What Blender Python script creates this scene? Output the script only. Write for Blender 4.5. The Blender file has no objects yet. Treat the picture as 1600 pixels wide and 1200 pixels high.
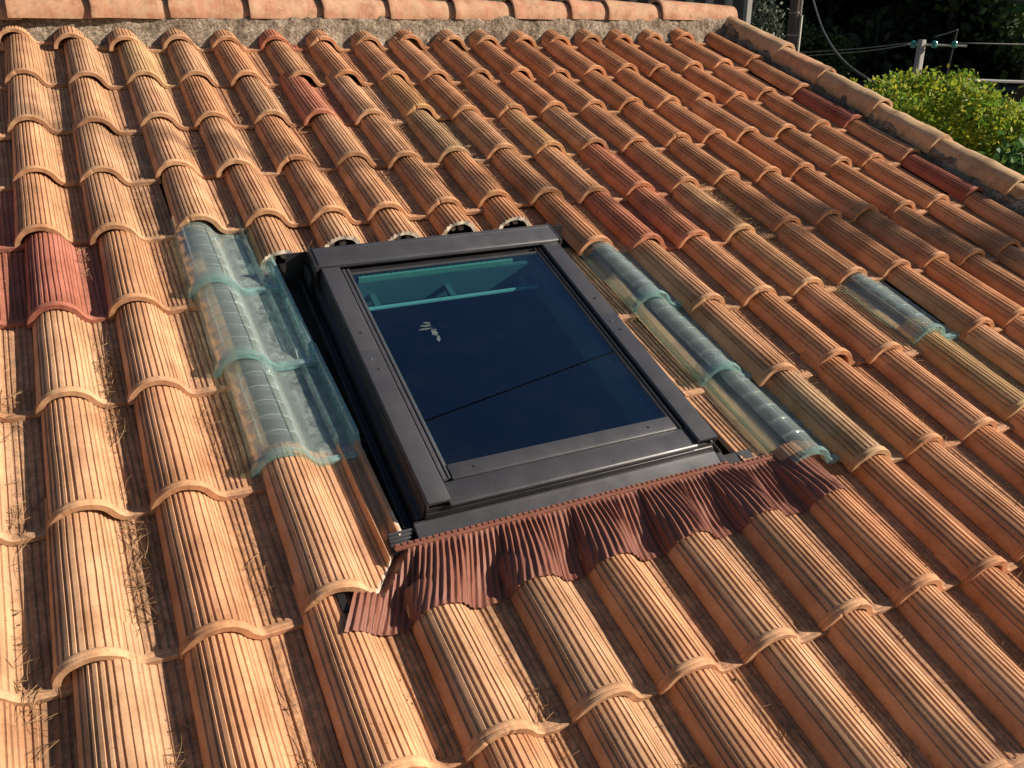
import bpy, bmesh, math, random
import numpy as np
from mathutils import Vector, Matrix, noise as mnoise

rnd = random.Random(7)
sc = bpy.context.scene
col = sc.collection
R = math.radians

# ------------------------------------------------------------------ camera, sky, sun
cam_data = bpy.data.cameras.new("camera")
cam = bpy.data.objects.new("camera", cam_data)
col.objects.link(cam)
cam_data.sensor_width = 36
cam_data.lens = 31.1977
cam_data.clip_start = 0.05
cam_data.clip_end = 600
cam.matrix_world = Matrix(((0.8968659, 0.1652093, -0.4102893, 0.0955389),
                           (-0.4422991, 0.3313527, -0.8334128, -4.3460294),
                           (-0.0017371, 0.9289302, 0.3702509, 6.5324452),
                           (0, 0, 0, 1)))
sc.camera = cam
PITCH = R(19.0)
CP, SP = math.cos(PITCH), math.sin(PITCH)
_d = Vector((0.79, -0.26, 0.545)).normalized()             # sun direction in the roof's own frame
SUN = Vector((_d.x, _d.y * CP - _d.z * SP, _d.y * SP + _d.z * CP))
elev = math.asin(SUN.z)
azim = math.atan2(SUN.x, SUN.y)                            # clockwise from +Y
world = bpy.data.worlds.new("World")
sc.world = world
world.use_nodes = True
wn = world.node_tree.nodes
sky = wn.new("ShaderNodeTexSky")
sky.sky_type = 'NISHITA'
sky.sun_disc = False
sky.sun_elevation = elev
sky.sun_rotation = azim
sky.altitude = 200
world.node_tree.links.new(sky.outputs[0], wn["Background"].inputs[0])
wn["Background"].inputs[1].default_value = 0.05
sl = bpy.data.lights.new("sun", 'SUN')
sl.energy = 5.0
sl.angle = R(0.5)
sl.color = (1.0, 0.90, 0.76)
sun = bpy.data.objects.new("sun", sl)
col.objects.link(sun)
sun.rotation_euler = (-SUN).to_track_quat('-Z', 'Y').to_euler()
sun.location = (20, -10, 30)
vs = sc.view_settings
vs.view_transform = 'Standard'
vs.look = 'None'
vs.gamma = 1
vs.exposure = 0.85
vs.use_curve_mapping = False
sc.cycles.max_bounces = 10
sc.cycles.transparent_max_bounces = 24

# ------------------------------------------------------------------ helpers
W, L = 0.21, 0.38129                    # width and visible length of one tile
def RP(u, row, h=0.0):                  # tile columns, tile rows, height in column widths -> roof frame (m)
    return np.array([u * W, -row * L, h * W])

def new_mat(name, base, rough=0.7, spec=0.4, metallic=0.0):
    m = bpy.data.materials.new(name)
    m.use_nodes = True
    b = m.node_tree.nodes["Principled BSDF"]
    b.inputs["Base Color"].default_value = (*base, 1)
    b.inputs["Roughness"].default_value = rough
    b.inputs["Specular IOR Level"].default_value = spec
    b.inputs["Metallic"].default_value = metallic
    return m
def N(m, t, **kw):
    n = m.node_tree.nodes.new(t)
    for k, v in kw.items():
        setattr(n, k, v)
    return n
def LK(m, a, b):
    m.node_tree.links.new(a, b)
def noise_node(m, vec, scale, detail=4, rough=0.55):
    n = N(m, "ShaderNodeTexNoise")
    n.inputs["Scale"].default_value = scale
    n.inputs["Detail"].default_value = detail
    n.inputs["Roughness"].default_value = rough
    if vec is not None:
        LK(m, vec, n.inputs["Vector"])
    return n.outputs[0]
def ramp(m, fac, stops):
    r = N(m, "ShaderNodeValToRGB")
    el = r.color_ramp.elements
    while len(el) < len(stops):
        el.new(0.5)
    for e, (p, c) in zip(el, stops):
        e.position = p
        e.color = (*c, 1) if len(c) == 3 else c
    LK(m, fac, r.inputs[0])
    return r.outputs[0]
def mix(m, fac, a, b, mode='MIX'):
    n = N(m, "ShaderNodeMix", data_type='RGBA', blend_type=mode)
    for sock, v in ((n.inputs[0], fac), (n.inputs[6], a), (n.inputs[7], b)):
        if hasattr(v, "links"):
            LK(m, v, sock)
        else:
            sock.default_value = v if not isinstance(v, tuple) else (*v, 1)
    return n.outputs[2]
def math_node(m, op, a, b=0.0, clamp=False):
    n = N(m, "ShaderNodeMath", operation=op, use_clamp=clamp)
    for sock, v in ((n.inputs[0], a), (n.inputs[1], b)):
        if hasattr(v, "links"):
            LK(m, v, sock)
        else:
            sock.default_value = v
    return n.outputs[0]
def bump(m, height, strength, dist):
    b = N(m, "ShaderNodeBump")
    b.inputs["Strength"].default_value = strength
    b.inputs["Distance"].default_value = dist
    LK(m, height, b.inputs["Height"])
    LK(m, b.outputs[0], m.node_tree.nodes["Principled BSDF"].inputs["Normal"])
def objvec(m):                          # object coordinates shifted by a per-object random
    tc = N(m, "ShaderNodeTexCoord")
    oi = N(m, "ShaderNodeObjectInfo")
    s = N(m, "ShaderNodeVectorMath", operation='SCALE')
    s.inputs[0].default_value = (13.1, 7.7, 5.3)
    LK(m, oi.outputs["Random"], s.inputs["Scale"])
    a = N(m, "ShaderNodeVectorMath", operation='ADD')
    LK(m, tc.outputs["Object"], a.inputs[0])
    LK(m, s.outputs[0], a.inputs[1])
    return a.outputs[0], tc.outputs["Object"], oi

def make_mesh(name, v, f, mats, angle=35, mi=None):
    me = bpy.data.meshes.new(name)
    me.from_pydata([tuple(map(float, p)) for p in v], [], f)
    me.validate()
    for m in (mats if isinstance(mats, (list, tuple)) else [mats]):
        me.materials.append(m)
    if mi is not None and len(mi) == len(me.polygons):
        me.polygons.foreach_set("material_index", np.array(mi, dtype=np.int32))
    if angle is not None:
        me.polygons.foreach_set("use_smooth", [True] * len(me.polygons))
        me.set_sharp_from_angle(angle=R(angle))
    me.update()
    return me
def link(name, me, parent=None, loc=(0, 0, 0)):
    o = bpy.data.objects.new(name, me)
    col.objects.link(o)
    o.location = loc
    if parent:
        o.parent = parent
    return o
def tag(o, label=None, cat=None, group=None, kind=None):
    for k, v in (("label", label), ("category", cat), ("group", group), ("kind", kind)):
        if v:
            o[k] = v
    return o
def empty(name, loc, rot=(0, 0, 0)):
    o = bpy.data.objects.new(name, None)
    o.empty_display_size = 0.2
    col.objects.link(o)
    o.location = loc
    o.rotation_euler = rot
    return o
def quads_mesh(name, v, nf, mats, mi=None):       # v: (n*4,3) array of independent quads
    me = bpy.data.meshes.new(name)
    n = len(v) // 4
    me.vertices.add(n * 4)
    me.vertices.foreach_set("co", np.asarray(v, dtype=np.float32).ravel())
    me.loops.add(n * 4)
    me.loops.foreach_set("vertex_index", np.arange(n * 4, dtype=np.int32))
    me.polygons.add(n)
    me.polygons.foreach_set("loop_start", np.arange(0, n * 4, 4, dtype=np.int32))
    for m in (mats if isinstance(mats, (list, tuple)) else [mats]):
        me.materials.append(m)
    if mi is not None:
        me.polygons.foreach_set("material_index", np.asarray(mi, dtype=np.int32))
    me.update(calc_edges=True)
    return me
class MB:                                         # collects simple solids into one mesh
    def __init__(s):
        s.v, s.f = [], []
    def add(s, v, f):
        o = len(s.v)
        s.v += [tuple(map(float, p)) for p in v]
        s.f += [tuple(i + o for i in q) for q in f]
        return s
    def hexa(s, c):                               # 8 corners: bottom ring, top ring
        return s.add(c, [(3, 2, 1, 0), (4, 5, 6, 7), (0, 1, 5, 4), (1, 2, 6, 5), (2, 3, 7, 6), (3, 0, 4, 7)])
    def box(s, a, b):
        (x0, y0, z0), (x1, y1, z1) = a, b
        return s.hexa([(x0, y0, z0), (x1, y0, z0), (x1, y1, z0), (x0, y1, z0),
                       (x0, y0, z1), (x1, y0, z1), (x1, y1, z1), (x0, y1, z1)])
    def tube(s, pts, r, n=8, cap=True):
        pts = [Vector(p) for p in pts]
        o = len(s.v)
        rr = r if isinstance(r, (list, tuple)) else [r] * len(pts)
        up = Vector((0.123, 0.31, 0.94))
        for i, p in enumerate(pts):
            d = (pts[min(i + 1, len(pts) - 1)] - pts[max(i - 1, 0)]).normalized()
            a = d.cross(up)
            if a.length < 1e-4:
                a = d.cross(Vector((1, 0, 0)))
            a.normalize()
            b = d.cross(a)
            for k in range(n):
                t = 2 * math.pi * k / n
                s.v.append(tuple(p + (a * math.cos(t) + b * math.sin(t)) * rr[i]))
        for i in range(len(pts) - 1):
            for k in range(n):
                s.f.append((o + i * n + k, o + i * n + (k + 1) % n, o + (i + 1) * n + (k + 1) % n, o + (i + 1) * n + k))
        if cap:
            s.f.append(tuple(o + k for k in range(n))[::-1])
            e = o + (len(pts) - 1) * n
            s.f.append(tuple(e + k for k in range(n)))
        return s
    def build(s, name, mat, parent=None, bevel=0.0, angle=35, loc=(0, 0, 0), off=None):
        me = bpy.data.meshes.new(name)
        v = s.v if off is None else [(p[0] - off[0], p[1] - off[1], p[2] - off[2]) for p in s.v]
        me.from_pydata(v, [], s.f)
        bm = bmesh.new()
        bm.from_mesh(me)
        bmesh.ops.recalc_face_normals(bm, faces=bm.faces)
        if bevel > 0:
            ed = [e for e in bm.edges if len(e.link_faces) == 2 and e.calc_face_angle(0) > 0.5]
            bmesh.ops.bevel(bm, geom=ed, offset=bevel, segments=2, affect='EDGES', profile=0.5)
        bm.to_mesh(me)
        bm.free()
        me.materials.append(mat)
        me.polygons.foreach_set("use_smooth", [True] * len(me.polygons))
        me.set_sharp_from_angle(angle=R(angle))
        return link(name, me, parent, loc)

def fbm(x, y, z=0.0, o=4):
    return mnoise.fractal((x, y, z), 1.0, 2.0, o)

# ------------------------------------------------------------------ materials
def clay_material(name, plain=False):
    m = new_mat(name, (0.4, 0.2, 0.1), 0.82, 0.25)
    b = m.node_tree.nodes["Principled BSDF"]
    vec, ob, oi = objvec(m)
    c = oi.outputs["Color"]
    n1 = noise_node(m, vec, 9, 5)
    n2 = noise_node(m, vec, 60, 6, 0.7)
    n3 = noise_node(m, vec, 420, 3, 0.6)
    v = math_node(m, 'ADD', math_node(m, 'MULTIPLY', n1, 0.75), math_node(m, 'MULTIPLY', n2, 0.35))
    c = mix(m, 1.0, c, ramp(m, v, [(0.38, (0.74, 0.68, 0.62)), (0.55, (0.98, 0.98, 0.98)), (0.72, (1.22, 1.24, 1.28))]), 'MULTIPLY')
    # kiln streaks along the tile
    mp = N(m, "ShaderNodeMapping")
    mp.inputs["Scale"].default_value = (55, 3.0, 12)
    LK(m, vec, mp.inputs[0])
    st = noise_node(m, mp.outputs[0], 1.0, 3)
    c = mix(m, 0.55, c, mix(m, 1.0, c, ramp(m, st, [(0.35, (0.78, 0.72, 0.68)), (0.6, (1.1, 1.1, 1.1))]), 'MULTIPLY'))
    pk = ramp(m, noise_node(m, vec, 6.5, 5, 0.6), [(0.44, (0, 0, 0)), (0.66, (1, 1, 1))])
    c = mix(m, math_node(m, 'MULTIPLY', pk, 0.55), c, mix(m, 1.0, c, (0.80, 0.74, 0.78), 'MULTIPLY'))
    # pale lichen / lime dust spots
    sp = ramp(m, noise_node(m, vec, 34, 6, 0.75), [(0.63, (0, 0, 0)), (0.72, (1, 1, 1))])
    c = mix(m, math_node(m, 'MULTIPLY', sp, 0.22), c, (0.55, 0.45, 0.30))
    # black specks
    bk = ramp(m, noise_node(m, vec, 150, 4, 0.75), [(0.61, (0, 0, 0)), (0.68, (1, 1, 1))])
    c = mix(m, math_node(m, 'MULTIPLY', bk, 0.7), c, (0.05, 0.035, 0.025))
    if plain:
        lp = ramp(m, noise_node(m, vec, 11, 7, 0.72), [(0.42, (0, 0, 0)), (0.58, (1, 1, 1))])
        c = mix(m, math_node(m, 'MULTIPLY', lp, 0.4), c, (0.48, 0.36, 0.22))
        lk = ramp(m, noise_node(m, vec, 17, 7, 0.75), [(0.55, (0, 0, 0)), (0.66, (1, 1, 1))])
        c = mix(m, math_node(m, 'MULTIPLY', lk, 0.55), c, (0.15, 0.09, 0.05))
    if plain is False:
        # dirt washed into the channel of the tile
        sx = N(m, "ShaderNodeSeparateXYZ")
        LK(m, ob, sx.inputs[0])
        g = N(m, "ShaderNodeMapRange")
        g.inputs[1].default_value = 0.070
        g.inputs[2].default_value = 0.098
        LK(m, sx.outputs[0], g.inputs[0])
        dn = ramp(m, noise_node(m, vec, 48, 7, 0.78), [(0.42, (0.05, 0.05, 0.05)), (0.56, (1, 1, 1))])
        c = mix(m, math_node(m, 'MULTIPLY', math_node(m, 'MULTIPLY', g.outputs[0], dn), 0.5), c, (0.11, 0.072, 0.052))
    LK(m, c, b.inputs["Base Color"])
    hs = math_node(m, 'ADD', math_node(m, 'MULTIPLY', n2, 0.6), math_node(m, 'MULTIPLY', n3, 0.5))
    bump(m, hs, 0.5, 0.0016)
    return m
M_clay = clay_material("terracotta_combed")
M_clay_edge = clay_material("terracotta_combed_clean", None)
M_clay_plain = clay_material("terracotta_plain", True)

def cut_material():
    m = new_mat("cut_clay_edge", (0.60, 0.48, 0.36), 0.9, 0.2)
    vec, ob, oi = objvec(m)
    LK(m, ramp(m, noise_node(m, vec, 80, 5), [(0.3, (0.50, 0.38, 0.27)), (0.65, (0.68, 0.57, 0.45))]),
       m.node_tree.nodes["Principled BSDF"].inputs["Base Color"])
    bump(m, noise_node(m, vec, 300, 3), 0.5, 0.002)
    return m
M_cut = cut_material()

def mortar_material():
    m = new_mat("lime_mortar", (0.3, 0.24, 0.18), 0.95, 0.15)
    vec, ob, oi = objvec(m)
    a = noise_node(m, vec, 14, 6, 0.7)
    c = ramp(m, a, [(0.3, (0.09, 0.065, 0.05)), (0.5, (0.27, 0.21, 0.155)), (0.7, (0.44, 0.36, 0.28))])
    k = ramp(m, noise_node(m, vec, 95, 4, 0.7), [(0.36, (0.38, 0.34, 0.3)), (0.56, (1, 1, 1)), (0.7, (1.25, 1.25, 1.25))])
    c = mix(m, 1.0, c, k, 'MULTIPLY')
    LK(m, c, m.node_tree.nodes["Principled BSDF"].inputs["Base Color"])
    h = math_node(m, 'ADD', noise_node(m, vec, 70, 5, 0.7), math_node(m, 'MULTIPLY', noise_node(m, vec, 260, 3), 0.5))
    bump(m, h, 0.9, 0.010)
    return m
M_mortar = mortar_material()

def metal_material(name, base, rough, dust=0.35):
    m = new_mat(name, base, rough, 0.5)
    b = m.node_tree.nodes["Principled BSDF"]
    vec, ob, oi = objvec(m)
    n = ramp(m, noise_node(m, vec, 10, 6, 0.65), [(0.4, (0, 0, 0)), (0.75, (1, 1, 1))])
    c = mix(m, math_node(m, 'MULTIPLY', n, dust), base, tuple(min(1, x * 2.1 + 0.02) for x in base))
    sp = ramp(m, noise_node(m, vec, 260, 2, 0.5), [(0.70, (0, 0, 0)), (0.74, (1, 1, 1))])
    c = mix(m, math_node(m, 'MULTIPLY', sp, 0.3), c, (0.25, 0.22, 0.18))
    LK(m, c, b.inputs["Base Color"])
    LK(m, ramp(m, noise_node(m, vec, 18, 4), [(0.3, (rough - .08,) * 3), (0.7, (rough + .12,) * 3)]), b.inputs["Roughness"])
    return m
M_alu = metal_material("dark_grey_aluminium", (0.043, 0.041, 0.045), 0.42, 0.22)
M_alu_dark = metal_material("black_flashing_metal", (0.016, 0.015, 0.016), 0.42, 0.2)
M_rubber = new_mat("black_rubber", (0.012, 0.012, 0.013), 0.5, 0.4)
M_foam = new_mat("grey_foam", (0.055, 0.055, 0.06), 0.95, 0.1)
M_apron = metal_material("red_brown_lead_free_apron", (0.165, 0.060, 0.038), 0.48, 0.10)
M_apron.node_tree.nodes["Principled BSDF"].inputs["Specular IOR Level"].default_value = 0.4
M_white = new_mat("white_lining", (0.24, 0.24, 0.24), 0.5)
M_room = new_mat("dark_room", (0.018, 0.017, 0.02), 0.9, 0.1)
M_steel = new_mat("screw_steel", (0.5, 0.5, 0.5), 0.35, 0.5, 0.9)
M_deck = new_mat("bitumen_underlay", (0.03, 0.025, 0.022), 0.9, 0.2)
M_backing = new_mat("tan_under_glass", (0.26, 0.17, 0.10), 0.85, 0.2)

def glass_tile_material(name, cs, haze, hazecol):
    m = bpy.data.materials.new(name)
    m.use_nodes = True
    nt = m.node_tree
    nt.nodes.remove(nt.nodes["Principled BSDF"])
    out = nt.nodes["Material Output"]
    vec, ob, oi = objvec(m)
    lw = N(m, "ShaderNodeLayerWeight")
    lw.inputs[0].default_value = 0.42
    tint = ramp(m, lw.outputs["Facing"], [(0.0, cs[0]), (0.65, cs[1]), (1.0, cs[2])])
    tr = N(m, "ShaderNodeBsdfTransparent")
    LK(m, tint, tr.inputs[0])
    gl = N(m, "ShaderNodeBsdfRefraction")
    gl.inputs["IOR"].default_value = 1.40
    gl.inputs["Roughness"].default_value = 0.02
    LK(m, tint, gl.inputs["Color"])
    m0 = N(m, "ShaderNodeMixShader")
    m0.inputs[0].default_value = 0.45
    LK(m, tr.outputs[0], m0.inputs[1])
    LK(m, gl.outputs[0], m0.inputs[2])
    gs = N(m, "ShaderNodeBsdfGlossy")
    gs.inputs["Roughness"].default_value = 0.085
    fr = N(m, "ShaderNodeFresnel")
    fr.inputs[0].default_value = 1.62
    m1 = N(m, "ShaderNodeMixShader")
    gb = N(m, "ShaderNodeNewGeometry")
    LK(m, math_node(m, 'MULTIPLY', math_node(m, 'MULTIPLY', fr.outputs[0], 1.7, True), math_node(m, 'SUBTRACT', 1.0, gb.outputs['Backfacing'])), m1.inputs[0])
    LK(m, m0.outputs[0], m1.inputs[1])
    LK(m, gs.outputs[0], m1.inputs[2])
    # dried dust film in the flat channel, plus painted pale haze brightening the glass
    df = N(m, "ShaderNodeBsdfDiffuse")
    df.inputs[0].default_value = (*hazecol, 1)
    sx = N(m, "ShaderNodeSeparateXYZ")
    LK(m, ob, sx.inputs[0])
    g = N(m, "ShaderNodeMapRange")
    g.inputs[1].default_value = 0.075
    g.inputs[2].default_value = 0.10
    LK(m, sx.outputs[0], g.inputs[0])
    dn = ramp(m, noise_node(m, vec, 40, 7, 0.75), [(0.42, (0.1, 0.1, 0.1)), (0.62, (1, 1, 1))])
    d = math_node(m, 'ADD', math_node(m, 'MULTIPLY', math_node(m, 'MULTIPLY', dn, g.outputs[0]), 0.20), haze)
    fg = math_node(m, 'MULTIPLY', math_node(m, 'POWER', lw.outputs["Facing"], 2.2), 0.22)  # pale haze painted on towards grazing angles for a thicker, brighter look
    d = math_node(m, 'ADD', d, fg, True)
    m2 = N(m, "ShaderNodeMixShader")
    LK(m, d, m2.inputs[0])
    LK(m, m1.outputs[0], m2.inputs[1])
    LK(m, df.outputs[0], m2.inputs[2])
    bp = N(m, "ShaderNodeBump")
    bp.inputs["Strength"].default_value = 0.05
    bp.inputs["Distance"].default_value = 0.004
    LK(m, noise_node(m, vec, 30, 2), bp.inputs["Height"])
    LK(m, bp.outputs[0], gl.inputs["Normal"])
    LK(m, bp.outputs[0], gs.inputs["Normal"])
    LK(m, m2.outputs[0], out.inputs[0])
    return m
M_glass_tile = glass_tile_material("cast_glass_tile", ((0.97, 0.99, 0.985), (0.90, 0.965, 0.955), (0.60, 0.86, 0.83)), 0.055, (0.60, 0.70, 0.65))
M_glass_edge = glass_tile_material("thick_glass_edge", ((0.80, 0.95, 0.93), (0.70, 0.91, 0.89), (0.42, 0.74, 0.73)), 0.11, (0.50, 0.78, 0.75))
M_glass_rib = glass_tile_material("moulded_glass_rib", ((0.85, 0.96, 0.95), (0.78, 0.93, 0.91), (0.55, 0.82, 0.80)), 0.22, (0.74, 0.86, 0.84))  # whitish haze paints the light that the rib edges catch

def pane_material():
    m = bpy.data.materials.new("coated_double_glazing")
    m.use_nodes = True
    nt = m.node_tree
    nt.nodes.remove(nt.nodes["Principled BSDF"])
    tr = N(m, "ShaderNodeBsdfTransparent")
    tr.inputs[0].default_value = (0.50, 0.72, 0.72, 1)
    gs = N(m, "ShaderNodeBsdfGlossy")
    gs.inputs["Roughness"].default_value = 0.012
    gs.inputs["Color"].default_value = (0.50, 0.70, 1.0, 1)
    fr = N(m, "ShaderNodeFresnel")
    fr.inputs[0].default_value = 1.62
    gb = N(m, "ShaderNodeNewGeometry")
    f = math_node(m, 'ADD', math_node(m, 'MULTIPLY', fr.outputs[0], 1.6), 0.03, True)
    f = math_node(m, 'MULTIPLY', f, math_node(m, 'SUBTRACT', 1.0, gb.outputs["Backfacing"]))
    mx = N(m, "ShaderNodeMixShader")
    LK(m, f, mx.inputs[0])
    LK(m, tr.outputs[0], mx.inputs[1])
    LK(m, gs.outputs[0], mx.inputs[2])
    # faint dusty film
    vec, ob, oi = objvec(m)
    df = N(m, "ShaderNodeBsdfDiffuse")
    df.inputs[0].default_value = (0.5, 0.48, 0.45, 1)
    d = math_node(m, 'MULTIPLY', ramp(m, noise_node(m, vec, 5, 6, 0.75), [(0.5, (0, 0, 0)), (0.8, (1, 1, 1))]), 0.006)
    m2 = N(m, "ShaderNodeMixShader")
    LK(m, d, m2.inputs[0])
    LK(m, mx.outputs[0], m2.inputs[1])
    LK(m, df.outputs[0], m2.inputs[2])
    LK(m, m2.outputs[0], nt.nodes["Material Output"].inputs[0])
    return m
M_pane = pane_material()

def leaf_material(name, c1, c2, c3, trans=0.25):
    m = bpy.data.materials.new(name)
    m.use_nodes = True
    b = m.node_tree.nodes["Principled BSDF"]
    b.inputs["Roughness"].default_value = 0.55
    b.inputs["Specular IOR Level"].default_value = 0.25
    ge = N(m, "ShaderNodeNewGeometry")
    c = ramp(m, ge.outputs["Random Per Island"], [(0.0, c1), (0.5, c2), (1.0, c3)])
    LK(m, c, b.inputs["Base Color"])
    t = N(m, "ShaderNodeBsdfTranslucent")
    LK(m, c, t.inputs[0])
    mx = N(m, "ShaderNodeMixShader")
    mx.inputs[0].default_value = trans
    LK(m, b.outputs[0], mx.inputs[1])
    LK(m, t.outputs[0], mx.inputs[2])
    LK(m, mx.outputs[0], m.node_tree.nodes["Material Output"].inputs[0])
    return m
M_leaf_yellow = leaf_material("yellowing_leaves", (0.09, 0.19, 0.022), (0.20, 0.29, 0.03), (0.44, 0.38, 0.035), 0.45)
M_leaf_green = leaf_material("fresh_green_leaves", (0.03, 0.09, 0.02), (0.05, 0.13, 0.03), (0.09, 0.16, 0.03), 0.35)
M_leaf_dark = leaf_material("dark_evergreen_leaves", (0.010, 0.018, 0.007), (0.018, 0.03, 0.010), (0.03, 0.045, 0.014), 0.1)
M_leaf_hedge = leaf_material("hedge_leaves", (0.02, 0.045, 0.010), (0.035, 0.07, 0.014), (0.06, 0.09, 0.02), 0.2)
M_leaf_grey = leaf_material("grey_green_leaves", (0.05, 0.065, 0.045), (0.09, 0.11, 0.075), (0.14, 0.16, 0.11), 0.15)
M_bark = new_mat("bark", (0.07, 0.05, 0.035), 0.9, 0.2)
M_concrete = new_mat("weathered_concrete", (0.26, 0.24, 0.22), 0.9, 0.2)
M_pole = new_mat("weathered_pole_wood", (0.11, 0.085, 0.075), 0.9, 0.2)
M_conduit = new_mat("pale_conduit", (0.48, 0.44, 0.36), 0.6, 0.3)
M_cable = new_mat("cable_black", (0.02, 0.02, 0.022), 0.6, 0.3)
M_cable_grey = new_mat("cable_grey", (0.22, 0.21, 0.20), 0.6, 0.3)
M_cable_dull = new_mat("cable_dull", (0.07, 0.068, 0.07), 0.7, 0.2)
M_insul = new_mat("teal_glass_insulator", (0.04, 0.22, 0.20), 0.15, 0.6)
M_stucco = new_mat("cream_stucco", (0.52, 0.42, 0.29), 0.95, 0.15)
M_brown = new_mat("brown_render", (0.14, 0.06, 0.035), 0.95, 0.15)
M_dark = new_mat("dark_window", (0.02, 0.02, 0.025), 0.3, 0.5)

# ------------------------------------------------------------------ terracotta tile geometry
# cross-section path: left foot -> barrel -> fillet -> channel
def _path():
    A, B = 0.066, 0.060
    P = []
    for t in np.linspace(180, 30, 120):
        P.append((A * math.cos(R(t)), B * math.sin(R(t))))
    P0 = np.array(P[-1]); P1 = np.array([0.0748, 0.0]); P2 = np.array([0.091, 0.0])
    for t in np.linspace(0.03, 1, 30):
        P.append(tuple((1 - t) ** 2 * P0 + 2 * t * (1 - t) * P1 + t * t * P2))
    for x in np.linspace(0.092, 0.20, 60):
        P.append((x, 0.0))
    P = np.array(P)
    P[:, 1] += 0.0015
    d = np.diff(P, axis=0)
    s = np.concatenate([[0], np.cumsum(np.hypot(d[:, 0], d[:, 1]))])
    t = np.gradient(P, axis=0)
    t /= np.linalg.norm(t, axis=1)[:, None]
    n = np.stack([-t[:, 1], t[:, 0]], 1)
    return P, s, n
PATH, PS, PN = _path()
ZC = 0.0660                      # lip crest above the channel: crest of the front lip sits at z = 0
TILT = 0.0118 / L
def s_at_x(x):                   # arc length on the channel side
    k = np.searchsorted(PATH[60:, 0], x) + 60
    return PS[min(k, len(PS) - 1)]
def taper(x, z, y):
    k = 1 - 0.13 * np.minimum(y, 0.47) / 0.45
    kx = np.where(x < 0, k, 1 - (1 - k) * np.clip(1 - x / 0.15, 0, 1))
    return x * kx, z * k
def top_z(x, y):                 # smooth top of a tile at (x from the crest, y behind the front), relative to its own origin
    k = 1 - 0.13 * y / 0.45
    xx = x / (k if x < 0 else 1 - (1 - k) * max(0, 1 - x / 0.15))
    if xx <= -0.066:
        z = 0.0
    elif xx < 0.0571:
        z = 0.060 * math.sqrt(max(0, 1 - (xx / 0.066) ** 2))
    else:
        z = float(np.interp(xx, PATH[60:, 0], PATH[60:, 1]))
    return z * k - ZC + 0.0045 - y * TILT * 1.0 - 0.003

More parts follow.
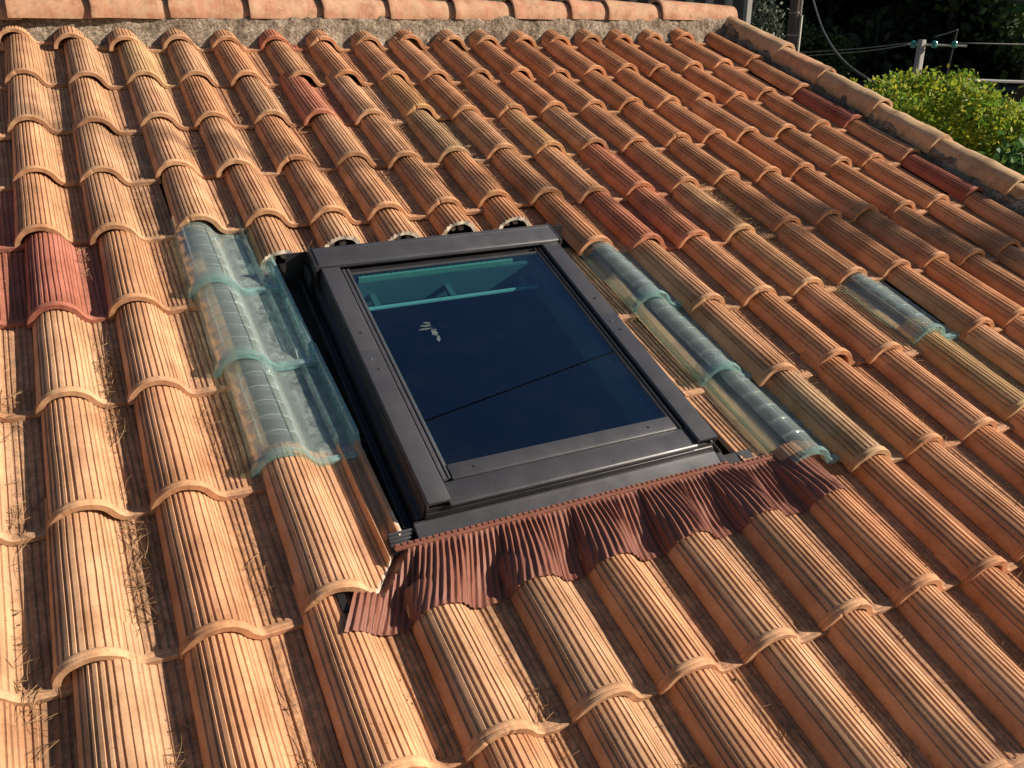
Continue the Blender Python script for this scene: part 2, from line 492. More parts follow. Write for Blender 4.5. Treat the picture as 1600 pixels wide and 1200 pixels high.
def tile_mesh(name, seed, y0=0.0, length=0.455, x_from=None, x_to=0.180, grooved=True, lip=True, open_edge=False,
              glass=False, xcut=None, cut_front=False, mats=None):
    r = random.Random(seed)
    th = 0.0118 if not cut_front else 0.0145
    if glass:
        th = 0.0105
    s0 = 0.0 if x_from is None else s_at_x(x_from)
    s1 = s_at_x(x_to)
    S, D = [], []                                  # samples: arc length, groove depth
    gi = []
    if grooved and not glass:
        g = 0.040 + r.uniform(-.004, .004)
        st = []
        while g < s1 - 0.006:
            w = r.uniform(0.0040, 0.0066)
            dp = r.uniform(0.0025, 0.0040)
            if g < 0.10:
                w *= 1.15; dp *= 1.1
            st.append((g, w, dp))
            g += r.uniform(0.0115, 0.0172)
        cur = s0
        def plain(a, b):
            n = max(1, int(math.ceil((b - a) / 0.007)))
            for k in range(n):
                S.append(a + (b - a) * k / n); D.append(0.0); gi.append(-1)
        for k, (g, w, dp) in enumerate(st):
            if g - w / 2 - 0.0008 <= s0:
                continue
            plain(cur, g - w / 2 - 0.0006)
            for ds, dd in ((-w / 2 - 0.0006, 0), (-w / 2 + 0.0006, dp), (w / 2 - 0.0009, dp * 0.9), (w / 2 + 0.0009, 0)):
                S.append(g + ds); D.append(dd); gi.append(k)
            cur = g + w / 2 + 0.002
        plain(cur, s1)
        S.append(s1); D.append(0); gi.append(-1)
    else:
        nseg = int((s1 - s0) / (0.0045 if glass else 0.006))
        S = list(np.linspace(s0, s1, nseg + 1)); D = [0] * len(S); gi = [-1] * len(S)
        if glass:                                  # moulded lengthwise bars under the crown
            for sb in (0.062, 0.135):
                for ds, dd in ((-0.003, 0), (-0.0008, -0.0030), (0.0008, -0.0030), (0.003, 0)):
                    S.append(sb + ds); D.append(dd); gi.append(-2)
            o = np.argsort(S)
            S = [S[i] for i in o]; D = [D[i] for i in o]; gi = [gi[i] for i in o]
    S = np.array(S); D = np.array(D)
    if lip:
        Y = [0.0, 0.0012, 0.004, 0.0075, 0.0095, 0.012, 0.0155, 0.0195, 0.0225, 0.027]
        LIPV = [0.0022, 0.0032, 0.0036, 0.0035, 0.0012, 0.0030, 0.0034, 0.0024, 0.0002, 0.0]
        GV = [0, 0, 0, 0, 0, 0, 0, 0, 0.12, 1.0]
        ys = list(np.linspace(0.065, length, 9))
        if xcut is not None:
            ys = list(np.linspace(0.031, 0.15, 40)) + list(np.linspace(0.16, length, 8))
    else:
        Y, LIPV, GV = [], [], []
        ys = [y0] + list(np.linspace(y0 + 0.03, length, 9))
    if glass:
        for yb in (0.085, 0.145, 0.205, 0.265, 0.325):
            ys += [yb - 0.004, yb - 0.0012, yb + 0.0012, yb + 0.004]
        ys = sorted(ys)
    Y = np.array(Y + ys)
    LIPV = np.array(LIPV + [0.0] * len(ys)); GV = np.array(GV + [1.0] * len(ys))
    ns, ny = len(S), len(Y)
    ph = [r.uniform(0, 100) for _ in range(60)]
    top = np.zeros((ny, ns, 3)); bot = np.zeros((ny, ns, 3))
    base_ph = r.uniform(0, 50)
    for j, y in enumerate(Y):
        ss = S.copy()
        if grooved and not glass:
            wob = np.array([0.0 if k < 0 else 0.0009 * mnoise.noise((y * 14, ph[k % 60], 0.3)) + 0.0026 * mnoise.noise((y * 4, base_ph, k * 0.15)) for k in gi])
            ss = ss + wob
        if xcut is not None:
            ss = np.minimum(ss, s_at_x(xcut(y)))
        x = np.interp(ss, PS, PATH[:, 0]); z = np.interp(ss, PS, PATH[:, 1])
        nx = np.interp(ss, PS, PN[:, 0]); nz = np.interp(ss, PS, PN[:, 1])
        extra = np.zeros(ns)
        if open_edge:                              # exposed interlock: rib, gutter, rim
            gx = 0.012 if glass else 0.0
            extra = (0.022 if glass else 0.020) * np.clip(1 - np.abs(x - 0.136 - gx) / 0.0055, 0, 0.8) / 0.8 + (0.030 if glass else 0.024) * np.clip((x - 0.166 - gx) / 0.008, 0, 1)
            extra *= np.clip((y - 0.028) / 0.02, 0, 1)
        if glass:
            bars = 0.0029 * max([max(0.0, 1 - abs(y - yb) / 0.0036) for yb in (0.085, 0.145, 0.205, 0.265, 0.325)])
            extra = extra + np.where((S > 0.028) & (S < 0.17), bars, 0)
        wv = np.array([0.0009 * mnoise.noise((a * 18, y * 9, base_ph)) for a in ss])
        lf = np.where(x > 0.06, 1 - 0.55 * np.clip((x - 0.06) / 0.03, 0, 1), 1.0)
        dd = -D * GV[j] + LIPV[j] * lf + wv
        if glass:
            dd = np.where(np.array(gi) == -2, -D * (1 if 0.06 < y < 0.35 else 0), 0) + LIPV[j] * 1.9
            extra = extra + dd * 0
        xt, zt = x + nx * dd, z + nz * dd + extra
        xb, zb = x - nx * th, z - nz * th
        if glass:
            zb = zb + 0
        xt, zt = taper(xt, zt, y); xb, zb = taper(xb, zb, y)
        zb = np.maximum(zb, -th)
        yy = y
        if lip and not glass and j < 9:            # worn, chipped front edge
            ch = np.array([mnoise.noise((a * 26, base_ph * 1.7, 3.1)) for a in ss])
            ch2 = np.array([mnoise.noise((a * 75, base_ph, 8.8)) for a in ss])
            w8 = 1 - j / 9
            yy = y + w8 * (0.0022 * ch + 0.0030 * np.clip(ch2 - 0.42, 0, 1) * 2.2)
            zt = zt - w8 * 0.0022 * np.clip(ch2 - 0.42, 0, 1) * 2
        top[j, :, 0] = xt; top[j, :, 1] = yy; top[j, :, 2] = zt
        bot[j, :, 0] = xb; bot[j, :, 1] = yy + (0.0005 if lip and j == 0 else 0); bot[j, :, 2] = zb
        if not lip and cut_front and j == 0:       # ragged saw cut
            rg = np.array([0.004 * mnoise.noise((a * 40, base_ph, 1.0)) for a in ss])
            top[j, :, 1] += rg; bot[j, :, 1] += rg
    V = np.concatenate([top.reshape(-1, 3), bot.reshape(-1, 3)])
    V[:, 2] -= ZC + V[:, 1] * TILT
    nb = ny * ns
    F, MI = [], []
    for j in range(ny - 1):
        for i in range(ns - 1):
            a = j * ns + i
            e = 0
            if glass:
                xm = 0.5 * (np.interp(S[i], PS, PATH[:, 0]) + np.interp(S[i + 1], PS, PATH[:, 0]))
                ym = 0.5 * (Y[j] + Y[j + 1])
                if Y[j] < 0.0125 or i < 3 or xm > 0.178:
                    e = 1
                elif 0.048 < S[i] < 0.150 and any(abs(ym - yb) < 0.0013 for yb in (0.085, 0.145, 0.205, 0.265, 0.325)):
                    e = 2
                elif gi[i] == -2 and gi[i + 1] == -2 and D[i] < -0.001 and D[i + 1] < -0.001 and 0.06 < ym < 0.35:
                    e = 2
                elif 0.143 < xm < 0.154 and ym > 0.05:
                    e = 1
            if xcut is not None and top[j, i + 1, 0] > xcut(Y[j]) - 0.0028 and Y[j] < 0.2:
                e = 1
            F.append((a, a + 1, a + ns + 1, a + ns)); MI.append(e)
            F.append((nb + a, nb + a + ns, nb + a + ns + 1, nb + a + 1)); MI.append(e)
    ci = 1 if (cut_front or xcut is not None) else 0
    for i in range(ns - 1):
        F.append((i + 1, i, nb + i, nb + i + 1)); MI.append(1 if cut_front or glass else 0)
        a = (ny - 1) * ns + i
        F.append((a, a + 1, nb + a + 1, nb + a)); MI.append(0)
    for j in range(ny - 1):
        a = j * ns
        F.append((a, a + ns, nb + a + ns, nb + a)); MI.append(0)
        a = j * ns + ns - 1
        F.append((a + ns, a, nb + a, nb + a + ns)); MI.append(1 if xcut is not None else 0)
    return make_mesh(name, V, F, mats or [M_clay, M_cut], 28, MI)

# ------------------------------------------------------------------ the roof
ROOF_Z = 6.5
def to_world(p):
    return Vector((p[0], p[1] * CP - p[2] * SP, p[1] * SP + p[2] * CP + ROOF_Z))
roof = empty("tiled_roof", (0, 0, ROOF_Z), (PITCH, 0, 0))
tag(roof, "sunlit terracotta tile roof slope around the dark skylight, with mortared ridge and verge", "roof")

# deck under the tiles (leaving the skylight opening), back slope and fascia
UL, UR, RB = -4.6, 18.1, 13.2
md = MB()
def slab(u0, u1, r0, r1, h0=-0.62, h1=-0.48):
    a, b = RP(u0, r1, h0), RP(u1, r0, h1)
    md.box(a, b)
slab(UL, 3.6, -0.6, RB); slab(6.7, UR, -0.6, RB); slab(3.6, 6.7, -0.6, 5.12); slab(3.6, 6.7, 7.3, RB)
md.build("roof_deck", M_deck, roof)
mb = MB()
c0 = RP(UL, -0.62, -0.1); c1 = RP(UR, -0.62, -0.1)
dv = np.array([0, math.cos(2 * PITCH), -math.sin(2 * PITCH)]) * 4.8
nv = np.array([0, -math.sin(2 * PITCH) * -1, math.cos(2 * PITCH)]) * -0.05
mb.hexa([c0 + nv, c1 + nv, c1 + dv + nv, c0 + dv + nv, c0, c1, c1 + dv, c0 + dv])
tag(mb.build("back_slope", M_brown, roof))

MEAS = {0:[(0,-.05,-.36),(1,-.04,-.19),(2,-.03,-.11),(3,.01,-.12),(4,-.02,-.09),(5,.01,-.09),(6,.07,-.06),(7,.11,-.07),(8,.14,-.11),(9,.19,-.06),(10,.09,-.05),(11,.09,-.05),(12,.06,-.04),(13,.04,-.09),(14,-.02,-.08),(15,.01,-.13),(16,.05,-.15)],
1:[(0,.03,-.18),(1,.08,-.08),(2,.08,-.07),(3,.03,-.06),(4,-.02,-.01),(5,.06,.02),(6,.01,.01),(7,.04,.04),(8,-.03,.07),(9,0,.06),(10,.02,.04),(11,-.03,.11),(12,-.01,.05),(13,-.04,-.01),(14,-.14,.04),(15,-.07,-.03),(16,-.02,-.10),(17,.18,-.22)],
2:[(0,0,-.05),(1,.01,.03),(2,.06,-.01),(3,-.03,.01),(4,.01,.03),(5,-.07,.06),(6,-.10,.11),(7,-.04,.03),(8,-.10,.11),(9,-.08,.12),(10,-.09,.10),(11,-.10,.09),(12,-.09,.06),(13,-.09,.07),(14,-.06,.03),(15,-.10,.03),(16,-.04,-.08),(17,.20,-.16)],
3:[(0,.01,-.01),(1,-.07,.06),(2,.05,.02),(3,-.01,.07),(4,-.01,.05),(5,.02,.06),(6,-.07,.12),(7,-.09,.08),(8,-.10,.08),(9,-.08,.09),(10,-.10,.09),(11,-.13,.11),(12,-.04,.08),(13,-.06,.04),(14,-.16,.04),(15,-.08,.03),(16,.05,-.05),(17,.23,-.12)],
4:[(0,-.04,-.02),(1,-.09,.05),(2,.08,.02),(3,.08,.02),(4,.07,.06),(5,-.01,.08),(6,.01,.08),(7,-.03,.03),(8,-.04,.06),(9,-.12,.11),(10,-.14,.10),(11,-.09,.08),(12,-.01,.01),(13,.03,.02),(14,-.04,-.01),(15,.09,-.07),(16,.06,-.09),(17,.30,-.14)],
5:[(0,.02,.06),(1,-.05,.07),(2,-.01,-.05),(8,0,0),(9,-.04,.05),(10,-.13,.09),(11,-.12,.08),(12,.02,.03),(13,.08,-.01),(14,.03,-.01),(15,.02,-.01),(16,.08,-.06),(17,.30,-.14)],
6:[(0,.02,.01),(1,-.03,.04),(2,0,-.09),(8,.05,-.08),(9,-.07,.05),(10,-.06,.06),(11,-.03,.04),(12,.03,-.01),(13,.08,-.02),(14,.11,-.05)],
7:[(0,.03,0),(1,-.02,.01),(2,.05,-.10),(8,.06,-.09),(9,-.09,.03),(10,.02,-.01),(11,-.03,.04),(12,.06,-.06),(13,.14,-.03)],
8:[(0,-.05,-.02),(1,-.03,.01),(2,.09,-.03),(8,.15,-.12),(9,0,.01),(10,-.05,.02),(11,.02,.01)],
9:[(3,-.01,-.01),(4,.03,-.01),(5,-.05,.01),(6,-.06,.01),(7,-.02,0),(8,.01,.01),(9,.02,.04)]}
OFF = {(c, r): (du, dr) for r, l in MEAS.items() for c, du, dr in l}
def off(c, r):
    if (c, r) in OFF:
        return OFF[(c, r)]
    if c == 17:
        return (0.27, -0.12)
    if c < 0 and r in (0, 1):
        return (0.0, -0.2 if r == 0 else -0.12)
    q = random.Random(c * 131 + r * 17)
    for k in range(r - 1, -1 if c > 9 else r - 1, -1):   # keep the run of the column below the last measured tile
        if (c, k) in OFF:
            return (OFF[(c, k)][0] + q.uniform(-.02, .02), OFF[(c, k)][1] + q.uniform(-.015, .015))
    return (q.uniform(-.05, .05), q.uniform(-.03, .03))

TILES = [tile_mesh("roof_tile_%d" % k, 11 + k, length=0.47) for k in range(14)]
SHORT = [tile_mesh("roof_tile_short_%d" % k, 31 + k, length=0.36) for k in range(4)]
GLASS = tile_mesh("glass_tile", 50, length=0.45, x_to=0.197, open_edge=True, glass=True, mats=[M_glass_tile, M_glass_edge, M_glass_rib])
GLASS_B = tile_mesh("glass_tile_barrel", 51, length=0.45, x_to=0.150, glass=True, mats=[M_glass_tile, M_glass_edge, M_glass_rib])
EDGE = tile_mesh("edge_tile", 77, length=0.46, x_to=0.183, open_edge=True, xcut=lambda y: 0.080 + min(1.0, y / 0.14) * 0.103, mats=[M_clay_edge, M_cut])
CUTS = [tile_mesh("cut_tile_%d" % k, 90 + k, y0=0.0, length=0.26, lip=False, cut_front=True) for k in range(3)]
STRIP = tile_mesh("tile_strip", 120, length=0.45, x_from=0.078, x_to=0.150)

TAN, ORA, RED, DRED, OLIVE, YEL = (0.470, 0.275, 0.152), (0.500, 0.232, 0.108), (0.36, 0.135, 0.088), (0.28, 0.095, 0.062), (0.41, 0.265, 0.145), (0.47, 0.30, 0.15)
SPECIAL = {(0, 5): (0.355, 0.130, 0.085), (-1, 4): RED, (5, 0): (0.42, 0.16, 0.09), (5, 2): (0.41, 0.165, 0.095), (17, 3): DRED, (17, 5): DRED,
           (9, 5): (0.42, 0.165, 0.09), (10, 4): (0.44, 0.18, 0.095), (2, 1): YEL, (7, 3): OLIVE, (9, 3): (0.50, 0.28, 0.13),
           (9, 8): OLIVE, (11, 5): (0.50, 0.30, 0.155), (11, 6): (0.50, 0.28, 0.14), (7, 2): (0.48, 0.27, 0.12),
           (-1, 5): (0.33, 0.12, 0.075), (8, 6): ORA, (10, 5): (0.45, 0.19, 0.10), (12, 8): (0.44, 0.28, 0.13)}
LABELS = {(0, 5): "red tile in the left column", (5, 2): "reddish tile near the ridge", (17, 3): "dark red tile beside the verge",
          (17, 5): "dark red tile beside the verge, lower", (9, 8): "olive stained tile right of the glass tiles"}
def tile_color(c, r):
    if (c, r) in SPECIAL:
        return SPECIAL[(c, r)]
    q = random.Random(c * 1009 + r * 37 + 5)
    t = min(1, max(0, 0.15 + 0.04 * c + q.uniform(-.35, .35)))
    k = q.uniform(0.88, 1.08)
    return tuple((a * (1 - t) + b * t) * k for a, b in zip(TAN, ORA))

def place(name, me, c, r, colr=None, du=0.0, dr=0.0, dz=0.0, need=None):
    o = link(name, me, roof)
    q = random.Random(c * 77 + r * 911)
    o.location = ((c + du) * W, -(r + dr) * L, dz + q.uniform(-.0012, .0012))
    o.rotation_euler = (q.uniform(-.0015, .0015), q.uniform(-.012, .012), q.uniform(-.007, .007))
    if need:
        o.scale = (1, max(1.0, need / 0.47), 1)
    o.color = (*(colr or tile_color(c, r)), 1)
    return o
glass_tiles = {(2, 5), (2, 6), (2, 7)}
glass_right = {(8, 6), (8, 7), (8, 8), (12, 7)}
cuts = {3: 4.58, 4: 4.45, 5: 4.48, 6: 4.40, 7: 4.42}
for r in range(0, 13):
    for c in range(-4, 18):
        if c == 17 and r == 0:
            continue
        if 3 <= c <= 7 and 5 <= r <= 8:
            continue
        du, dr = off(c, r)
        if (c, r) in glass_tiles:
            o = place("glass_tile", GLASS, c, r, (1, 1, 1), du, dr)
            continue
        if (c, r) in glass_right:
            o = place("glass_tile", GLASS_B, c, r, (1, 1, 1), du, dr, 0.002)
            continue
        if (c, r) == (2, 8):
            o = place("roof_tile", EDGE, c, r, (0.49, 0.275, 0.15), du, dr, 0.006)
            o["label"] = "tile with its right edge sawn off at a slant"
            continue
        if r == 9 and 3 <= c <= 7:
            place("roof_tile", SHORT[c % 4], c, r, None, du, dr)
            continue
        pu, pr = off(c, r - 1) if r > 0 else (0, 0)
        gap = (1 + dr - pr) * L if r > 0 else 0.38
        o = place("roof_tile", TILES[(c * 5 + r * 3 + (c * r) % 11) % 14], c, r, None, du, dr, 0.0, gap + 0.07)
        if (c, r) in LABELS:
            o["label"] = LABELS[(c, r)]
for c, r in cuts.items():
    du, dr = off(c, 4)
    q = random.Random(c)
    o = link("cut_tile", CUTS[c % 3], roof)
    o.location = ((c + du * 0.4 + 0.03) * W, -r * L, -0.017)
    o.rotation_euler = (0.02, 0, q.uniform(-.02, .02))
    o.color = (*tile_color(c, 5), 1)
    # broken mortar lumps under the cut ends
    for k in range(2):
        bm = bmesh.new()
        bmesh.ops.create_icosphere(bm, subdivisions=2, radius=0.011)
        for v in bm.verts:
            n = mnoise.noise(v.co * 60 + Vector((c * 3, k, 0)))
            v.co *= 1 + 0.5 * n
        me = bpy.data.meshes.new("mortar_lump")
        bm.to_mesh(me); bm.free()
        me.materials.append(M_cut)
        link("mortar_lump", me, roof, ((c + 0.05) * W + (k - 0.6) * 0.036 + q.uniform(-.008, .008), -(r - 0.08) * L, -0.066 + q.uniform(0, .006)))
for r, rr in ((6, 6.0), (7, 7.0), (8, 7.72)):
    o = place("tile_strip", STRIP, 7, r, (0.50, 0.28, 0.15), 0.02 - 0.0, rr - r - 0.04, -0.002)

for (cc, rows) in ((2.30, (4.4, 5.3, 6.3, 7.3)), (8.08, (5.4, 6.35, 7.3)), (12.08, (6.4,))):
    for k, r0 in enumerate(rows):
        c_ = 2.0 if cc < 3 else cc
        MB().box(RP(c_ - .27, r0 + .93, -0.47), RP(c_ + .02, r0 - 0.05, -0.40)).build("tan_backing", M_backing, roof, 0.002)  # added tan boards standing in for sunlit clay seen through the glass
# ---- ridge: mortar bed and half-round ridge tiles
def grid_mesh(name, fn, nu, nv, mat, angle=60):
    V = [fn(i / (nu - 1), j / (nv - 1)) for j in range(nv) for i in range(nu)]
    F = [(j * nu + i, j * nu + i + 1, (j + 1) * nu + i + 1, (j + 1) * nu + i) for j in range(nv - 1) for i in range(nu - 1)]
    return make_mesh(name, V, F, mat, angle)
def ridge_mortar(s, t):
    u = -4.4 + s * 22.6
    prof = [(-0.14, -0.42), (-0.25, -0.32), (-0.33, -0.18), (-0.40, -0.02), (-0.45, 0.13), (-0.55, 0.22), (-0.64, 0.30)]
    k = t * (len(prof) - 1); i = min(int(k), len(prof) - 2); f = k - i
    row = prof[i][0] * (1 - f) + prof[i + 1][0] * f
    h = prof[i][1] * (1 - f) + prof[i + 1][1] * f
    lift = -0.22 * max(0.0, 1 - u / 3.0) if u < 3 else 0
    row += lift * 0.75
    x, y = u * W, -row * L
    d = 0.016 * fbm(x * 9, y * 16, 1.3, 5) + 0.005 * mnoise.noise((x * 55, y * 55, h * 11))
    return RP(u, row, h) + np.array([0, -0.6 * d, 0.8 * d])
link("mortar_bed", grid_mesh("mortar_bed", ridge_mortar, 620, 26, M_mortar), roof)

def half_round(name, length, R0, R1, th, seed, n=20, arc=(-8, 188)):
    # half-round canal tile along +x, open mouth (R0) at x = 0, narrowing to R1
    q = random.Random(seed)
    V, F = [], []
    xs = [0, 0.004, 0.02] + [0.02 + (length - 0.02) * k / 9 for k in range(1, 10)]
    for j, x in enumerate(xs):
        t = x / length
        for k in range(n + 1):
            a = R(arc[0] + (arc[1] - arc[0]) * k / n)
            rr = R0 * (1 - t) + R1 * t + (0.0022 if seed < 40 else 0.008) * mnoise.noise((x * (9 if seed < 40 else 16), a * 1.7, seed * 3.1)) + (0.0015 if j in (1, 2) else 0)
            V.append((x + 0.004 * mnoise.noise((a * 2, seed, 0)) * (j == 0), rr * math.cos(a), rr * math.sin(a)))
    m = len(V)
    for j, x in enumerate(xs):
        t = x / length
        for k in range(n + 1):
            a = R(arc[0] + (arc[1] - arc[0]) * k / n)
            rr = R0 * (1 - t) + R1 * t - th
            V.append((x, rr * math.cos(a), rr * math.sin(a)))
    w = n + 1
    for j in range(len(xs) - 1):
        for k in range(n):
            a = j * w + k
            F.append((a, a + w, a + w + 1, a + 1))
            F.append((m + a, m + a + 1, m + a + w + 1, m + a + w))
    for k in range(n):
        F.append((k, k + 1, m + k + 1, m + k))
        a = (len(xs) - 1) * w + k
        F.append((a + 1, a, m + a, m + a + 1))
    for j in range(len(xs) - 1):
        a = j * w
        F.append((a + w, a, m + a, m + a + w))
        a = j * w + n
        F.append((a, a + w, m + a + w, m + a))
    return make_mesh(name, V, F, M_clay_plain, 45)
joints = [-4.3, -2.4, -0.09, 1.43, 2.95, 4.62, 6.26, 7.84, 9.50, 11.08, 12.72, 13.84, 15.54, 18.15]
for i in range(len(joints) - 1):
    u0, u1 = joints[i], joints[i + 1]
    last = i == len(joints) - 2
    ln = (u1 - u0) * W + (0.0 if last else 0.05)
    me = half_round("ridge_tile", ln, 0.091, 0.074, 0.013, i + 3)
    o = link("ridge_tile", me, roof, RP(u0, -0.67, 0.10) + np.array([0, 0, rnd.uniform(-.003, .003)]))
    o.rotation_euler = (-PITCH * 0.9, R(1.3), rnd.uniform(-.012, .012))
    t = rnd.uniform(0, 1)
    o.color = (0.37 + .05 * t, 0.175 + .035 * t, 0.10 + .03 * t, 1)
# ---- verge: mortar and half-round verge tiles down the right edge
vj = [-0.45, 0.88, 1.81, 2.89, 3.95, 5.10, 6.2, 7.3, 8.4, 9.5, 10.6, 11.7, 12.9]
for i in range(len(vj) - 1):
    r0, r1 = vj[i], vj[i + 1]
    ln = (r1 - r0) * L + 0.05
    me = half_round("verge_tile", ln, 0.074, 0.062, 0.012, i + 40, arc=(-12, 192))
    o = link("verge_tile", me, roof, RP(17.93 + rnd.uniform(-.06, .06), r1, rnd.uniform(-.03, .03)))
    o.rotation_euler = (0, R(1.2), R(90) + rnd.uniform(-.01, .01))
    o.rotation_euler = (0, 0, 0)
    o.rotation_mode = 'XYZ'
    o.matrix_local = Matrix.Translation(o.location) @ Matrix.Rotation(R(90) + rnd.uniform(-.012, .012), 4, 'Z') @ Matrix.Rotation(R(1.4), 4, 'Y')
    t = rnd.uniform(0, 1)
    o.color = ((0.40 + .08 * t, 0.25 + .04 * t, 0.13 + .02 * t, 1) if i != 1 else (0.46, 0.22, 0.115, 1))
def verge_mortar(s, t):
    row = -0.5 + s * 13.4
    prof = [(17.42, -0.36), (17.50, -0.24), (17.55, -0.10), (17.60, 0.02), (17.72, 0.12)]
    k = t * (len(prof) - 1); i = min(int(k), len(prof) - 2); f = k - i
    u = prof[i][0] * (1 - f) + prof[i + 1][0] * f
    h = prof[i][1] * (1 - f) + prof[i + 1][1] * f
    d = 0.018 * fbm(row * 4, h * 5, 7.3, 5) + 0.005 * mnoise.noise((row * 30, h * 12, 2.0))
    return RP(u, row, h) + np.array([-d, 0, 0.4 * d])
link("mortar_bed", grid_mesh("verge_mortar", verge_mortar, 460, 16, M_mortar), roof)

# ------------------------------------------------------------------ the skylight
def SK(a, row, h):                # skylight coordinates -> roof frame
    return RP(0.455 + 1.0432 * (2.805 - 0.062 * (row - 5.3) + a), 1.0432 * row - 0.4645, h - 0.28)
BASE = SK(1.8, 6.4, -0.2)
sky_light = empty("skylight", to_world(BASE), (PITCH, 0, 0))
tag(sky_light, "dark grey framed roof window set among the terracotta and glass tiles", "skylight")
class SB(MB):
    def bx(s, a0, a1, r0, r1, h0, h1):
        return s.hexa([SK(a0, r1, h0), SK(a1, r1, h0), SK(a1, r0, h0), SK(a0, r0, h0),
                       SK(a0, r1, h1), SK(a1, r1, h1), SK(a1, r0, h1), SK(a0, r0, h1)])
    def profile(s, a0, a1, pts):  # closed (row, h) outline swept across
        n = len(pts)
        v = [SK(a0, r, h) for r, h in pts] + [SK(a1, r, h) for r, h in pts]
        f = [(i, (i + 1) % n, n + (i + 1) % n, n + i) for i in range(n)]
        f += [tuple(range(n))[::-1], tuple(range(n, 2 * n))]
        return s.add(v, f)
    def sweep_row(s, r0, r1, pts):  # closed (a, h) outline swept down the slope
        n = len(pts)
        v = [SK(a, r0, h) for a, h in pts] + [SK(a, r1, h) for a, h in pts]
        f = [(i, (i + 1) % n, n + (i + 1) % n, n + i) for i in range(n)]
        f += [tuple(range(n))[::-1], tuple(range(n, 2 * n))]
        return s.add(v, f)
    def done(s, name, mat, parent=None, bevel=0.0, label=None):
        o = s.build(name, mat, parent or sky_light, bevel, off=BASE)
        if label:
            o["label"] = label
        return o
def sub(o):                       # sub-parts share the parent's origin
    return o
# hood along the top
hood = SB().profile(-0.02, 3.60, [(5.06, 0.10), (5.06, 0.415), (5.085, 0.445), (5.125, 0.452), (5.13, 0.445), (5.30, 0.445), (5.322, 0.425),
                                  (5.325, 0.375), (5.29, 0.37), (5.27, 0.30), (5.20, 0.10)]).done("hood", M_alu, bevel=0.0012)
SB().bx(3.605, 3.66, 5.05, 5.33, 0.12, 0.43).done("hood_end", M_alu_dark, hood, 0.0015)
SB().bx(-0.075, -0.025, 5.05, 5.33, 0.05, 0.43).done("hood_end", M_alu_dark, hood, 0.0015)
SB().bx(-0.14, -0.08, 5.12, 5.30, -0.1, 0.25).done("bracket", M_alu_dark, hood, 0.001)
SB().bx(0.02, 3.56, 5.20, 5.385, 0.10, 0.29).done("head_frame", M_alu_dark)  # black metal also paints in the shadow of the recess under the hood
# side covers: two lengths on each side, a thin joint between them
def cover(a0, a1, flip, r0, r1):
    e = 0.012
    if flip:
        pts = [(a0, 0.33), (a0, 0.375), (a0 + e, 0.39), (a1 - e, 0.40), (a1, 0.39), (a1, 0.30), (a1 - 0.02, 0.30), (a1 - 0.02, 0.36), (a0 + 0.02, 0.36), (a0 + 0.02, 0.33)]
    else:
        pts = [(a0, 0.30), (a0, 0.39), (a0 + e, 0.40), (a1 - e, 0.40), (a1, 0.385), (a1, 0.33), (a1 - 0.02, 0.33), (a1 - 0.02, 0.36), (a0 + 0.02, 0.36), (a0 + 0.02, 0.30)]
    return SB().sweep_row(r0, r1, pts).done("side_cover", M_alu, None, 0.0008)
screws = []
for (a0, a1, fl) in ((0.0, 0.255, False), (3.315, 3.58, True)):
    up = cover(a0, a1, fl, 5.33, 6.345)
    lo = cover(a0, a1, fl, 6.350, 7.735)
    for cv, r, da in ((up, 6.15, .13), (lo, 6.44, .11), (lo, 6.55, .14)):
        mbs = SB()
        c = SK(a0 + da, r, 0.40)
        n = 10
        ring = [c + np.array([0.0032 * math.cos(2 * math.pi * k / n), 0.0032 * math.sin(2 * math.pi * k / n), 0.0]) for k in range(n)]
        mbs.add(list(ring) + [p + np.array([0, 0, 0.0016]) for p in ring],
                [tuple(range(n))[::-1], tuple(range(n, 2 * n))] + [(k, (k + 1) % n, n + (k + 1) % n, n + k) for k in range(n)])
        mbs.done("screw", M_steel if r > 6.3 and r < 6.5 else M_alu_dark, cv)
# sash sides next to the glass
SB().sweep_row(5.33, 7.56, [(0.262, 0.20), (0.262, 0.325), (0.285, 0.35), (0.325, 0.35), (0.33, 0.335), (0.345, 0.335), (0.35, 0.35), (0.385, 0.345), (0.385, 0.20)]).done("sash_stile", M_alu, None, 0.0006)
SB().sweep_row(5.33, 7.58, [(3.18, 0.20), (3.18, 0.335), (3.215, 0.345), (3.22, 0.325), (3.245, 0.325), (3.25, 0.345), (3.285, 0.345), (3.305, 0.325), (3.305, 0.20)]).done("sash_stile", M_alu_dark, None, 0.0006)  # black metal here paints the shade on the stile facing away from the sun
SB().bx(0.386, 3.179, 5.386, 5.402, 0.25, 0.345).done("sash_head", M_alu)
# bottom rail with its ledge, screws and front
SB().profile(0.386, 3.20, [(7.455, 0.30), (7.455, 0.345), (7.462, 0.358), (7.555, 0.362), (7.575, 0.352), (7.58, 0.30)]).done("sash_rail", M_alu, None, 0.0008)
rail = SB().profile(0.257, 3.313, [(7.582, 0.22), (7.582, 0.338), (7.70, 0.338), (7.735, 0.330), (7.745, 0.315), (7.745, 0.285), (7.73, 0.28), (7.73, 0.22)]).done("bottom_rail", M_alu, None, 0.0008)
for a in (0.66, 2.86):
    c = SK(a, 7.52, 0.361)
    n = 10
    ring = [c + np.array([0.003 * math.cos(2 * math.pi * k / n), 0.003 * math.sin(2 * math.pi * k / n), 0.0]) for k in range(n)]
    SB().add(list(ring) + [p + np.array([0, 0, 0.0015]) for p in ring],
             [tuple(range(n))[::-1], tuple(range(n, 2 * n))] + [(k, (k + 1) % n, n + (k + 1) % n, n + k) for k in range(n)]).done("screw", M_alu_dark, rail)
